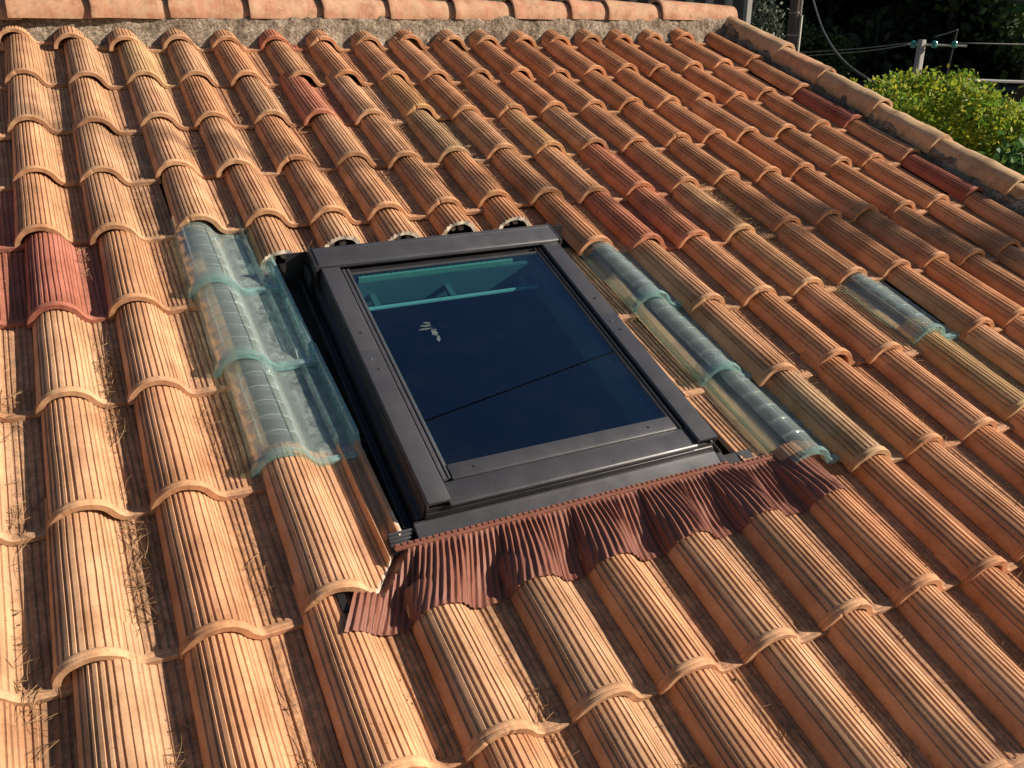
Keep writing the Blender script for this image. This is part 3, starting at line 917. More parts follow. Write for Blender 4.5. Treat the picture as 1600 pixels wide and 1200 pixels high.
SB().profile(0.01, 3.575, [(7.60, 0.0), (7.60, 0.28), (7.722, 0.278), (7.722, 0.215), (7.73, 0.21), (7.73, 0.10), (7.70, 0.0)]).done("front_face", M_alu_dark, None, 0.0008)

# flashing: sill plate, side and head gutters
SB().profile(-0.12, 3.62, [(7.722, 0.02), (7.722, 0.13), (7.74, 0.135), (7.76, 0.12), (7.83, 0.098), (7.835, 0.08), (7.80, 0.02)]).done("sill_flashing", M_alu, None, 0.0008)
for (o, i) in ((-0.20, 0.02), (3.80, 3.56)):
    sg = 1 if i > o else -1
    pts = [(o, -0.14), (o, 0.02), (o + sg * .02, 0.02), (o + sg * .03, -0.11), (i - sg * .10, -0.11), (i - sg * .09, 0.12), (i - sg * .03, 0.13), (i - sg * .03, 0.31), (i, 0.31), (i, -0.14)]
    if sg < 0:
        pts = pts[::-1]
    SB().sweep_row(5.0, 7.705, pts).done("side_gutter", M_alu_dark, None, 0.0008)
SB().profile(-0.36, 3.92, [(4.50, -0.16), (4.50, -0.13), (4.95, -0.08), (5.045, 0.0), (5.045, 0.36), (5.06, 0.36), (5.06, -0.16)]).done("head_gutter", M_alu_dark)
# glass pane
gp = SB().bx(0.387, 3.178, 5.403, 7.454, 0.318, 0.330).done("glass_pane", M_pane)
# lining of the opening, vent bar and the dark room below
SB().bx(0.39, 0.45, 5.40, 7.45, -0.18, 0.20).bx(3.12, 3.18, 5.40, 7.45, -0.18, 0.20).bx(0.452, 3.118, 5.40, 5.445, -0.18, 0.22).bx(0.452, 3.118, 7.41, 7.45, -0.18, 0.20).done("lining", M_white)
b = SB()
b.tube([SK(0.46, 5.60, -0.02), SK(3.10, 5.60, -0.02)], 0.0065, 10)
vb = b.done("vent_bar", new_mat("white_vent_bar", (0.72, 0.72, 0.70), 0.4))
for a in (0.62, 1.72, 2.86):
    SB().bx(a, a + 0.08, 5.447, 5.60, -0.04, 0.03).done("bar_bracket", M_white, vb)
M_seal = new_mat("pale_brush_seal", (0.62, 0.70, 0.55), 0.8, 0.1)
ss = SB()
for k in range(90):
    a = 0.47 + 2.3 * k / 90
    ss.bx(a, a + 0.020, 5.415 + 0.003 * math.sin(k * 1.9), 5.44, 0.23, 0.305)
ss.done("brush_seal", M_seal)["kind"] = "stuff"
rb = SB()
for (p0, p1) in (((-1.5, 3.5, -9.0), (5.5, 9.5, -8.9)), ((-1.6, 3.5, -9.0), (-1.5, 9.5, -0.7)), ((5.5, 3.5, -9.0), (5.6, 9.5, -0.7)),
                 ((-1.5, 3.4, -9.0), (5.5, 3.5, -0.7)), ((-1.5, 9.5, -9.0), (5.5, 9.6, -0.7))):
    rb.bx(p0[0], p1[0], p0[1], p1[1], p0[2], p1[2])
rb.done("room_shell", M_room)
# smudge left on the glass, like a spread hand
sm = new_mat("dried_smear", (0.30, 0.36, 0.33), 0.8, 0.2)
_v, _o, _i = objvec(sm)
_t = N(sm, "ShaderNodeBsdfTransparent")
_m = N(sm, "ShaderNodeMixShader")
LK(sm, ramp(sm, noise_node(sm, _v, 120, 5, 0.7), [(0.38, (0.05, 0.05, 0.05)), (0.62, (0.24, 0.24, 0.24))]), _m.inputs[0])
LK(sm, _t.outputs[0], _m.inputs[1])
LK(sm, sm.node_tree.nodes["Principled BSDF"].outputs[0], _m.inputs[2])
LK(sm, _m.outputs[0], sm.node_tree.nodes["Material Output"].inputs[0])
SMB = SB()
def blob(a, r, wa, wr, ang, seed):
    n = 26
    pts = []
    for k in range(n):
        t = 2 * math.pi * k / n
        rr = 1 + 0.55 * mnoise.noise((math.cos(t) * 2.5, math.sin(t) * 2.5, seed * 3.3))
        x, y = wa * rr * math.cos(t), wr * rr * math.sin(t)
        pts.append(SK(a + x * math.cos(ang) - y * math.sin(ang), r + (x * math.sin(ang) + y * math.cos(ang)) * 0.55, 0.3305))
    SMB.add([p for p in pts] + [p + np.array([0, 0, 0.0003]) for p in pts], [tuple(range(n)), tuple(range(n, 2 * n))])
blob(0.985, 6.13, 0.075, 0.020, 0.10, 1); blob(0.955, 6.165, 0.085, 0.016, 0.0, 2); blob(1.02, 6.10, 0.05, 0.018, 0.5, 5)
blob(1.05, 6.215, 0.038, 0.075, 0.15, 3); blob(1.06, 6.29, 0.022, 0.06, 0.2, 4)
SMB.done("smear", sm)
# ribbed foam wedges at the lower corners
fw = SB()
for k in range(6):
    fw.bx(-0.40, -0.14 - 0.012 * k, 7.740 + 0.018 * k, 7.754 + 0.018 * k, -0.06, 0.10 - 0.018 * k)
fw.done("foam_wedge", M_foam, None, 0.0015)
SB().bx(3.70, 4.2, 7.72, 7.80, -0.24, -0.02).bx(3.63, 3.72, 7.74, 7.83, -0.2, 0.10).done("foam_wedge", M_foam, None, 0.0015)
_r = SB()
_r.hexa([RP(2.07, 8.07, -.12), RP(2.15, 8.08, -.12), RP(2.15, 7.85, -.14), RP(2.07, 7.85, -.14), RP(2.08, 8.07, -.088), RP(2.15, 8.08, -.09), RP(2.15, 7.85, -.10), RP(2.08, 7.85, -.098)])
_r.done("rubber_seal", M_rubber)

# pleated apron dressed over the tiles below
def cover_z(u):                   # top of the clay under the apron's lower edge (row ~8.2), metres
    best = -0.075
    for c in range(1, 10):
        du, dr = OFF.get((c, 9), (0, 0))
        x = (u - c - du) * W
        if -0.0665 <= x <= 0.16:
            y = (9 + dr - 8.21) * L
            best = max(best, top_z(x, y))
    return best
def tile_under(u, row):
    best = None
    for c in range(2, 9):
        du, dr = OFF.get((c, 9), (0, 0))
        x = (u - c - du) * W
        y = (9 + dr - row) * L
        if -0.064 <= x <= 0.16 and y < 0.46:
            lim = 0.34 if 3 <= c <= 7 else 0.46
            z = top_z(x, y) - 5.0 * max(0.0, y - lim) ** 2
            best = z if best is None else max(best, z)
    return best
def apron(name, u0, u1, ut0, ut1, row_top, h_top, row_bot, band=True, rise=0.0):
    us = np.linspace(u0, u1, 600)
    raw = np.array([cover_z(u) for u in us])
    zs = raw.copy()
    for i in range(len(us)):      # sheet cannot follow the undercut on the left flank: soften it
        lo, hi = max(0, i - 5), min(len(us), i + 6)
        zs[i] = raw[lo:hi].max() * 0.35 + raw[lo:hi].mean() * 0.65
    zs = np.maximum(zs, raw) + 0.0045
    d = np.hypot(np.diff(us) * W, np.diff(zs))
    arc = np.concatenate([[0], np.cumsum(d)]); arc /= arc[-1]
    npl = int((u1 - u0) * W * 1.0 / 0.0145)
    ns, nt = npl * 6 + 1, 26
    V = []
    q = random.Random(5)
    jit = [q.uniform(-.3, .3) for _ in range(npl + 2)]
    for j in range(nt):
        t = j / (nt - 1)
        e = t * t * (3 - 2 * t)
        for i in range(ns):
            s = i / (ns - 1)
            ub = np.interp(s, arc, us); ut = ut0 + (ut1 - ut0) * s
            g = t ** 1.15
            u = ut * (1 - g) + ub * g
            zb = np.interp(ub, us, zs)
            zt = h_top * W
            z = zt * (1 - e) + zb * e + 0.006 * math.sin(math.pi * t) * (1 if zb > -0.05 else -0.6)
            row = row_top + (row_bot - row_top) * t + 0.012 * mnoise.noise((u * 3, 1.7, 0)) * t + 0.008 * mnoise.noise((u * 14, 9.7, 0)) * t * t
            k = i / 6.0
            amp = 0.0034 * min(1, t * 6) * (0.8 + 0.4 * mnoise.noise((k * 0.7, t * 2, 3)))
            z += amp * math.cos(2 * math.pi * k) + 0.0018 * fbm(u * 6, t * 4, 2.2, 3)
            if row < 7.985 and u < 2.95:           # tucked under the sawn tile on the left
                ye = max(0.0, (7.97 - row) * L)
                xe = 0.080 + min(1.0, ye / 0.14) * 0.103
                xx = (u - 2.09) * W
                under = top_z(min(xx, xe), ye) + 0.006 - 0.0115
                if xx > -0.03:
                    z = min(z, under + 1.1 * max(0.0, xx - xe - 0.010))
            cz = tile_under(u, row)
            if cz is not None and not (row < 7.985 and u < 2.95):
                z = max(z, cz + 0.0055 + amp * 0.6 * math.cos(2 * math.pi * k))
            V.append(RP(u, row, 0) + np.array([0, 0, z]))
    F = [(j * ns + i, (j + 1) * ns + i, (j + 1) * ns + i + 1, j * ns + i + 1) for j in range(nt - 1) for i in range(ns - 1)]
    n0 = len(V)
    V2 = [p - np.array([0, 0, 0.0012]) for p in V]
    V += V2
    F += [tuple(n0 + i for i in f[::-1]) for f in F]
    for i in range(ns - 1):
        a = (nt - 1) * ns + i
        F.append((a, n0 + a, n0 + a + 1, a + 1))
        F.append((i, i + 1, n0 + i + 1, n0 + i))
    for j in range(nt - 1):
        a = j * ns
        F.append((a, n0 + a, n0 + a + ns, a + ns))
        a = j * ns + ns - 1
        F.append((a, a + ns, n0 + a + ns, n0 + a))
    V = [p - BASE for p in V]
    o = link(name, make_mesh(name, V, F, M_apron, 50), sky_light)
    # stamped band with teeth along the upper edge
    ut0 = max(ut0, 2.81)
    mbd = SB()
    nte = int((ut1 - ut0) * W / 0.0145)
    a0 = RP(ut0, row_top + 0.004, h_top - 0.005); 
    mbd.hexa([RP(ut0, row_top + .03, h_top - .012), RP(ut1, row_top + .03, h_top - .012), RP(ut1, row_top - .008, h_top - .008), RP(ut0, row_top - .008, h_top - .008),
              RP(ut0, row_top + .03, h_top + .012), RP(ut1, row_top + .03, h_top + .012), RP(ut1, row_top - .008, h_top + .016), RP(ut0, row_top - .008, h_top + .016)])
    for k in range(nte):
        ua = ut0 + (ut1 - ut0) * (k + 0.18) / nte; ub = ut0 + (ut1 - ut0) * (k + 0.82) / nte
        mbd.hexa([RP(ua, row_top + .012, h_top + .010), RP(ub, row_top + .012, h_top + .010), RP(ub, row_top - .006, h_top + .012), RP(ua, row_top - .006, h_top + .012),
                  RP(ua, row_top + .012, h_top + .024), RP(ub, row_top + .012, h_top + .024), RP(ub, row_top - .006, h_top + .026), RP(ua, row_top - .006, h_top + .026)])
    mbd.build("stamped_band", M_apron, o, 0.0, off=BASE)
    return o
ap = apron("apron", 2.02, 7.14, 2.45, 7.07, 7.714, -0.185, 8.205)
ap["label"] = "pleated red brown apron under the window"
ap2 = apron("apron", 7.02, 8.24, 7.02, 8.10, 7.72, -0.24, 8.19)
ap2["label"] = "pleated red brown apron corner under the glass tile"

# ------------------------------------------------------------------ needles and leaves lying in the channels
M_needle = leaf_material("dry_pine_needles", (0.11, 0.058, 0.03), (0.22, 0.125, 0.06), (0.34, 0.22, 0.11), 0.1)
def channel_z(c, r_abs, xo):
    rr = math.ceil(r_abs - 1e-6)
    y = (rr - r_abs) * L
    return top_z(min(max(xo, -0.06), 0.15), y)
NV, NF = [], []
def needle(x, y, z, ang, ln, curl, lift, wd):
    n = 5
    o = len(NV)
    px, py, a = x, y, ang
    for k in range(n + 1):
        t = k / n
        zz = z + lift * math.sin(math.pi * t) + 0.001
        nx, ny = -math.sin(a), math.cos(a)
        w = wd * (1 - 0.7 * t)
        for (sx, sz) in ((-w, 0), (w, 0), (0, w * 1.6)):
            NV.append((px + nx * sx, py + ny * sx, zz + sz))
        px += math.cos(a) * ln / n; py += math.sin(a) * ln / n; a += curl / n
    for k in range(n):
        for e in range(3):
            f = (e + 1) % 3
            NF.append((o + k * 3 + e, o + k * 3 + f, o + (k + 1) * 3 + f, o + (k + 1) * 3 + e))
q = random.Random(21)
clumps = [(0, 5.6, 40), (0, 6.1, 46), (0, 7.2, 46), (0, 7.6, 24), (0, 8.6, 34), (-1, 8.0, 40), (-1, 8.6, 34), (-1, 6.9, 24), (-1, 5.9, 26), (1, 8.9, 22), (0, 9.2, 22),
          (0, 4.3, 18), (3, 1.9, 20), (4, 2.1, 20), (2, 2.4, 14), (3, 2.5, 10), (7, 2.9, 34), (7, 3.15, 16), (6, 2.2, 12), (4, 3.6, 12), (5, 3.2, 12), (9, 3.2, 10),
          (11, 4.2, 46), (11, 4.6, 50), (11, 4.95, 40), (11, 5.3, 20), (10, 6.1, 22), (10, 6.6, 14), (11, 7.1, 18), (12, 5.0, 14), (13, 4.0, 12), (9, 7.2, 12), (10, 7.9, 14),
          (11, 6.2, 12), (3, 8.9, 12), (3, 9.4, 14), (4, 9.5, 20), (2, 9.3, 14), (5, 9.4, 8), (9, 6.3, 10), (1, 6.4, 12), (1, 7.6, 8), (8, 9.4, 6), (10, 8.9, 14), (12, 7.9, 12),
          (5, 1.3, 8), (8, 1.4, 6), (1, 3.2, 6), (4, 1.1, 8), (9, 8.9, 6), (6, 9.6, 8)]
for (c, r, n) in clumps:
    for k in range(n):
        xo = q.gauss(0.104, 0.014)
        xo = min(max(xo, 0.072), 0.135)
        ra = r + q.gauss(0, 0.16)
        z = channel_z(c, ra, xo) + q.uniform(0.0, 0.007)
        needle(c * W + xo, -ra * L, z, q.uniform(0, 2 * math.pi), q.uniform(0.05, 0.12), q.uniform(-1.5, 1.5), q.uniform(0, 0.003), q.uniform(0.0005, 0.0009))
for k in range(260):
    c = q.randint(-1, 15); ra = q.uniform(0.3, 9.6)
    if 2 <= c <= 8 and 4.5 < ra < 8.3:
        continue
    xo = q.gauss(0.10, 0.022); xo = min(max(xo, 0.05), 0.14)
    needle(c * W + xo, -ra * L, channel_z(c, ra, xo) + 0.003, q.uniform(0, 6.28), q.uniform(0.03, 0.09), q.uniform(-1, 1), q.uniform(0, 0.006), q.uniform(0.0004, 0.0007))
ndl = link("pine_needles", make_mesh("pine_needles", NV, NF, M_needle, None), None)
ndl.location = (0, 0, ROOF_Z); ndl.rotation_euler = (PITCH, 0, 0)
tag(ndl, "dry brown pine needles caught in the tile channels", "pine needles", kind="stuff")

# crumbs of soil and moss washed into the channels
CV, CF = [], []
for k in range(5200):
    c = q.randint(-1, 16); ra = q.uniform(0.2, 10.2)
    if 2 <= c <= 7 and 4.4 < ra < 8.3:
        continue
    if mnoise.noise((c * 3.7, ra * 1.3, 5.0)) < -0.08:
        continue
    xo = min(max(q.gauss(0.088, 0.009), 0.055), 0.13)
    z = channel_z(c, ra, xo)
    rr = q.uniform(0.0007, 0.0022) * (1.6 if q.random() < 0.08 else 1)
    p = Vector((c * W + xo, -ra * L, z + rr * 0.4))
    o_ = len(CV)
    for d_ in ((1, 0, 0), (-.5, .87, 0), (-.5, -.87, 0), (0, 0, 1), (0, 0, -1)):
        CV.append(p + Vector(d_) * rr * q.uniform(.6, 1.4))
    CF += [(o_ + a, o_ + b, o_ + 3) for a, b in ((0, 1), (1, 2), (2, 0))] + [(o_ + b, o_ + a, o_ + 4) for a, b in ((0, 1), (1, 2), (2, 0))]
M_soil = leaf_material("soil_crumbs", (0.03, 0.02, 0.014), (0.08, 0.052, 0.03), (0.20, 0.13, 0.08), 0.0)
crm = link("soil_crumbs", make_mesh("soil_crumbs", CV, CF, M_soil, None))
crm.location = (0, 0, ROOF_Z); crm.rotation_euler = (PITCH, 0, 0)
tag(crm, "dark crumbs of soil and moss scattered along the tile channels", "debris", kind="stuff")

def curled_leaf(u, row, z, ln, wd, ang, colr, label):
    V, F = [], []
    n, w = 8, 4
    for i in range(n + 1):
        t = i / n
        ww = wd * math.sin(math.pi * min(1, t * 0.95 + 0.03)) ** 0.8
        for j in range(w + 1):
            s = j / w * 2 - 1
            V.append((t * ln - ln / 2, s * ww, 0.35 * ww * s * s + 0.25 * ln * (t - .5) ** 2))
    F = [(i * (w + 1) + j, (i + 1) * (w + 1) + j, (i + 1) * (w + 1) + j + 1, i * (w + 1) + j + 1) for i in range(n) for j in range(w)]
    m = new_mat("dry_leaf", colr, 0.7, 0.3)
    o = link("dry_leaf", make_mesh("dry_leaf", V, F, m, 60))
    o.location = to_world(RP(u, row, 0) + np.array([0, 0, z]))
    o.rotation_euler = (PITCH, 0, ang)
    tag(o, label, "leaf")
curled_leaf(1.515, 8.98, -0.056, 0.022, 0.008, 1.3, (0.55, 0.46, 0.33), "pale dry leaf fragment in the channel near the bottom left")
curled_leaf(0.62, 9.36, -0.05, 0.055, 0.013, 0.4, (0.20, 0.075, 0.03), "curled brown dead leaf at the bottom edge of the photo")
curled_leaf(0.74, 9.44, -0.052, 0.03, 0.009, -0.6, (0.10, 0.14, 0.03), "small greenish dead leaf beside the curled brown one")

# ------------------------------------------------------------------ surroundings
CAM = (0.0955, -4.346, 6.532)
def AZ(az, d, el=None, z=None):
    a = R(az)
    zz = z if z is not None else CAM[2] + d * math.tan(R(el))
    return Vector((CAM[0] + d * math.sin(a), CAM[1] + d * math.cos(a), zz))
def sstep(a, b, x):
    t = min(1, max(0, (x - a) / (b - a)))
    return t * t * (3 - 2 * t)
def ground_z(x, y):
    t = x * math.sin(R(42)) + (y + 4) * math.cos(R(42))
    z = 4.6 * sstep(11, 27, t) + 16 * sstep(42, 110, t)
    return z + 0.12 * fbm(x * 0.25, y * 0.25, 0.5, 3)
def ground_fn(s, t):
    x = -90 + 230 * s; y = -70 + 220 * t
    return (x, y, ground_z(x, y))
mg = new_mat("dry_ground", (0.12, 0.10, 0.07), 0.95, 0.1)
vec, ob, oi = objvec(mg)
LK(mg, ramp(mg, noise_node(mg, vec, 0.8, 8, 0.7), [(0.35, (0.03, 0.045, 0.015)), (0.5, (0.09, 0.085, 0.05)), (0.7, (0.18, 0.15, 0.11))]), mg.node_tree.nodes["Principled BSDF"].inputs["Base Color"])
g = link("ground", grid_mesh("ground", ground_fn, 140, 140, mg))
g["kind"] = "structure"
mr = new_mat("asphalt", (0.06, 0.06, 0.065), 0.9, 0.2)
def road_fn(s, t):
    a = R(42)
    c = np.array([math.sin(a), math.cos(a)]) * (31.5 + 5 * t) + np.array([0, -4]) + np.array([math.cos(a), -math.sin(a)]) * (-60 + 120 * s)
    return (c[0], c[1], ground_z(c[0], c[1]) + 0.06)
rd = link("road", grid_mesh("road", road_fn, 90, 8, mr))
rd["kind"] = "structure"

# walls under the roof
hw = empty("house_walls", (2.0, -2.0, 0))
tag(hw, "cream stuccoed house walls carrying the tiled roof", "house")
MB().box((-0.5, -4.2, 0), (3.5, -4.05, 4.85)).box((3.35, -4.05, 0), (3.5, 3.9, 4.6)).box((-0.5, 3.75, 0), (3.35, 3.9, 4.6)).build("wall", M_stucco, None).location = (0, 0, 0)
wl = bpy.data.objects["wall"]
for v in wl.data.vertices:
    v.co = (v.co.x, v.co.y + 2.0 - 0.1, v.co.z - 0.0)
for v in wl.data.vertices:
    v.co.x -= 2.0 - 2.0
wl.parent = hw
wl.location = (-1.8 + 0.0, 0, 0)

def leaf_cloud(centers, radii, n, size, seed, aspect=0.55, shell=0.5, droop=0.0, tilt=1.0):
    r = np.random.RandomState(seed)
    centers = np.array(centers, float); radii = np.array(radii, float)
    vol = radii.prod(1) ** (2 / 3.)
    idx = r.choice(len(centers), n, p=vol / vol.sum())
    d = r.normal(size=(n, 3)); d /= np.linalg.norm(d, axis=1)[:, None]
    rad = r.uniform(shell, 1.0, n) ** 0.6
    rad *= 1 + 0.18 * r.normal(size=n) * (rad > 0.75)
    p = centers[idx] + d * radii[idx] * rad[:, None]
    a = r.normal(size=(n, 3)); a[:, 2] *= tilt; a[:, 2] -= droop
    a /= np.linalg.norm(a, axis=1)[:, None]
    b = np.cross(a, r.normal(size=(n, 3))); b /= np.linalg.norm(b, axis=1)[:, None]
    s = size * r.uniform(0.6, 1.3, n)[:, None]
    v = np.stack([p, p + a * s * 0.5 + b * s * aspect * 0.5, p + a * s, p + a * s * 0.5 - b * s * aspect * 0.5], 1)
    return v.reshape(-1, 3)
def trunk_mesh(h, r0, limbs, seed, spread):
    q = random.Random(seed)
    m = MB()
    pts = [(0, 0, -0.4)]
    for k in range(1, 6):
        pts.append((q.uniform(-.05, .05) * h * 0.3, q.uniform(-.05, .05) * h * 0.3, h * k / 5))
    m.tube(pts, [r0 * (1 - 0.13 * k) for k in range(6)], 8)
    for k in range(limbs):
        t = q.uniform(0.45, 0.98); a = q.uniform(0, 6.28); s = spread * q.uniform(0.5, 1)
        b = Vector(pts[min(5, int(t * 5))])
        m.tube([b, b + Vector((math.cos(a) * s * .5, math.sin(a) * s * .5, s * .35)), b + Vector((math.cos(a) * s, math.sin(a) * s, s * .9))], [r0 * .4, r0 * .25, r0 * .08], 6)
    return m
def make_tree(name, loc, h, clumps, n, size, mat, seed, label, cat, group=None, r0=0.12, aspect=0.55, **kw):
    root = empty(name, loc)
    tag(root, label, cat, group)
    trunk_mesh(h, r0, 7, seed, h * 0.3).build("trunk", M_bark, root)
    cs = [c for c, _ in clumps]; rs = [k for _, k in clumps]
    v = leaf_cloud(cs, rs, n, size, seed, aspect, **kw)
    link("crown", quads_mesh("crown", v, None, mat), root)
    return root

# yellow-green tree beyond the verge
base = AZ(52.2, 11.5, z=0)
gz = ground_z(base.x, base.y)
base.z = gz
lumps_px = [(1385, 150, .36), (1412, 137, .30), (1442, 138, .30), (1447, 165, .42), (1492, 140, .34), (1510, 165, .42), (1400, 180, .45), (1475, 205, .6), (1440, 215, .5), (1545, 180, .42),
            (1530, 225, .6), (1590, 205, .45), (1580, 250, .6), (1500, 255, .6), (1625, 215, .5), (1640, 270, .8)]
BM = np.array([[0.8968659, 0.1652093, -0.4102893], [-0.4422991, 0.3313527, -0.8334128], [-0.0017371, 0.9289302, 0.3702509]])
def at_px(x, y, d):               # used once while laying out: point at horizontal distance d on the line of sight
    v = BM @ np.array([(x - 800) / 1386.57, (600 - y) / 1386.57, -1.0])
    k = d / math.hypot(v[0], v[1])
    return Vector((CAM[0] + v[0] * k, CAM[1] + v[1] * k, CAM[2] + v[2] * k))
q = random.Random(3)
cl = []
for x, y, rr in lumps_px:
    p = at_px(x, y, 11.5 + q.uniform(-.7, .7)) - base
    cl.append((tuple(p), (rr * .70, rr * .70, rr * .66)))
top_h = max(c[0][2] for c in cl)
make_tree("broadleaf_tree", base, top_h * 0.85, cl, 24000, 0.066, M_leaf_yellow, 5, "yellow green leafy tree crown just beyond the right verge", "tree", r0=0.09, shell=0.15, aspect=0.5)
sp = at_px(1327, 130, 11.0)
sp_g = ground_z(sp.x, sp.y)
rt = empty("sapling", (sp.x, sp.y, sp_g))
tag(rt, "thin sapling whose yellow tip peeks over the verge tiles", "sapling")
MB().tube([(0, 0, -.2), (0.03, 0, (sp.z - sp_g) * .5), (0, 0, sp.z - sp_g)], [.03, .02, .008], 6).build("trunk", M_bark, rt)
link("crown", quads_mesh("crown", leaf_cloud([(0, 0, sp.z - sp_g - .02), (0, 0, sp.z - sp_g - .3)], [(.11, .11, .07), (.2, .2, .25)], 260, 0.08, 8, shell=0.1), None, M_leaf_yellow), rt)
pb = at_px(1590, 290, 9.5)
gb = ground_z(pb.x, pb.y)
make_tree("shrub", (pb.x, pb.y, gb), pb.z - gb, [((0.1, 0, pb.z - gb), (.5, .5, .5)), ((.5, -.2, pb.z - gb - .4), (.7, .7, .7))], 2600, 0.11, M_leaf_green, 15,
          "bright green shrub low at the right edge below the yellow tree", "shrub", r0=0.05, shell=0.2)

# dark evergreen trees on the far bank
def evergreen(seed, h, rad, n):
    q = random.Random(seed)
    out = []
    for k in range(16):
        t = q.uniform(0.12, 0.95)
        a = q.uniform(0, 6.28)
        s = rad * (1 - 0.45 * t) * q.uniform(0.4, 0.9)
        out.append(((math.cos(a) * s, math.sin(a) * s, h * t), (rad * .5, rad * .5, h * .12)))
    return out
def tree_copy(src, loc, rz, s, label):
    c = src.copy(); col.objects.link(c); c.location = loc; c.rotation_euler = (0, 0, rz); c.scale = (s, s, s)
    c["label"] = label
    for ch in src.children:
        d = ch.copy(); col.objects.link(d); d.parent = c
    return c
GRP = "dark evergreen trees on the far bank"
def on_ground(az, d):
    p = AZ(az, d, z=0)
    return Vector((p.x, p.y, ground_z(p.x, p.y) - 0.2))
ev = [make_tree("evergreen_tree", on_ground(44.5, 41), 10, evergreen(1, 10, 4.2, 0), 9000, 0.5, M_leaf_dark, 31, "dark evergreen tree behind the wooden utility pole", "tree", GRP, 0.25, shell=0.2),
      make_tree("evergreen_tree", on_ground(51.0, 40), 9, evergreen(2, 10, 4.6, 0), 9000, 0.5, M_leaf_dark, 32, "dark evergreen tree behind the concrete insulator post", "tree", GRP, 0.25, shell=0.2)]
spots = [(40.5, 45, 1.1, "dark evergreen tree left of the wooden utility pole"), (47.5, 46, 1.2, "dark evergreen tree between the two utility poles"),
         (55.5, 45, 1.1, "dark evergreen tree at the right edge of the photo"),
         (36, 48, 1.2, "dark evergreen tree behind the pillared terrace"), (30, 52, 1.2, "dark evergreen tree behind the left end of the pillared terrace"), (60, 42, 1.3, "dark evergreen tree just outside the right edge")]
for i, (az, d, s, lb) in enumerate(spots):
    tree_copy(ev[i % 2], on_ground(az, d), i * 1.3, s, lb)
make_tree("leafy_tree", on_ground(55.0, 30), 6.5, [((q.uniform(-2.2, 2.2), q.uniform(-2, 2), q.uniform(1.6, 6)), (1.3, 1.3, 1.0)) for _ in range(16)], 9000, 0.26, M_leaf_hedge, 61,
          "olive green leafy tree at the upper right corner", "tree", None, 0.16, shell=0.25)
# unseen tall trees added to shade the bank from the right
for i, (az, d, s) in enumerate(((62, 52, 2.1), (66, 54, 2.2), (70, 50, 2.2), (74, 52, 2.1), (79, 55, 2.2))):
    tree_copy(ev[i % 2], on_ground(az, d), i * 0.9, s, "unseen tall evergreen added to shade the far bank")["group"] = "unseen shade trees added right of the picture"
# cypress whose tip shades the lower right tiles
tip = to_world(RP(18.0, 5.9, 0)) + SUN * 15.0
cy = Vector((tip.x, tip.y, 0))
cyh = (tip.z - 0.0 - ground_z(cy.x, cy.y)) / 16.3
ccl = [((0, 0, z * cyh), (0.95 * (1 - (z / 16.5) ** 2) + .16, 0.95 * (1 - (z / 16.5) ** 2) + .16, 1.0)) for z in np.linspace(1.2, 15.4, 14)]
make_tree("cypress_tree", (cy.x, cy.y, ground_z(cy.x, cy.y)), 13, ccl, 9000, 0.22, M_leaf_dark, 71, "tall narrow cypress right of the house whose shadow reaches the tiles", "tree", None, 0.18, shell=0.1)

# hedge, shrubs, terrace and neighbours beyond the ridge
def hedge(name, az0, az1, d, el, depth, n, size, mat, seed, label, cat):
    p0, p1 = AZ(az0, d, z=0), AZ(az1, d, z=0)
    mid = (p0 + p1) / 2
    gz = ground_z(mid.x, mid.y)
    top = CAM[2] + d * math.tan(R(el)) - gz
    k = max(3, int((p1 - p0).length / 0.7))
    cs = [tuple((p0 + (p1 - p0) * (i + .5) / k - mid) + Vector((0, 0, top * f + 0.12 * math.sin(i * 2.3)))) for i in range(k) for f in (.25, .55, .86)]
    root = empty(name, (mid.x, mid.y, gz))
    tag(root, label, cat)
    for i in range(0, k):
        c = Vector(cs[i * 3]); MB().tube([(c.x, c.y, -.2), (c.x + .1, c.y, top * .6)], [.05, .02], 5).build("stem", M_bark, root)
    v = leaf_cloud(cs, [(.55, depth, top * .20 + .05)] * len(cs), n, size, seed, 0.5, shell=0.3)
    link("foliage", quads_mesh("foliage", v, None, mat), root)
    return root
hedge("hedge", 40.2, 45.6, 28, -0.15, .7, 9000, 0.16, M_leaf_hedge, 81, "dark green hedge behind the wooden utility pole", "hedge")
hedge("grey_shrub", 39.9, 41.6, 25, 1.1, .6, 3600, 0.13, M_leaf_grey, 82, "feathery grey green shrub just past the end of the ridge", "shrub")
hedge("olive_shrub", 21.0, 29.0, 22, 1.45, .7, 6000, 0.14, M_leaf_grey, 83, "grey green shrubs peeking over the middle of the ridge", "shrub")
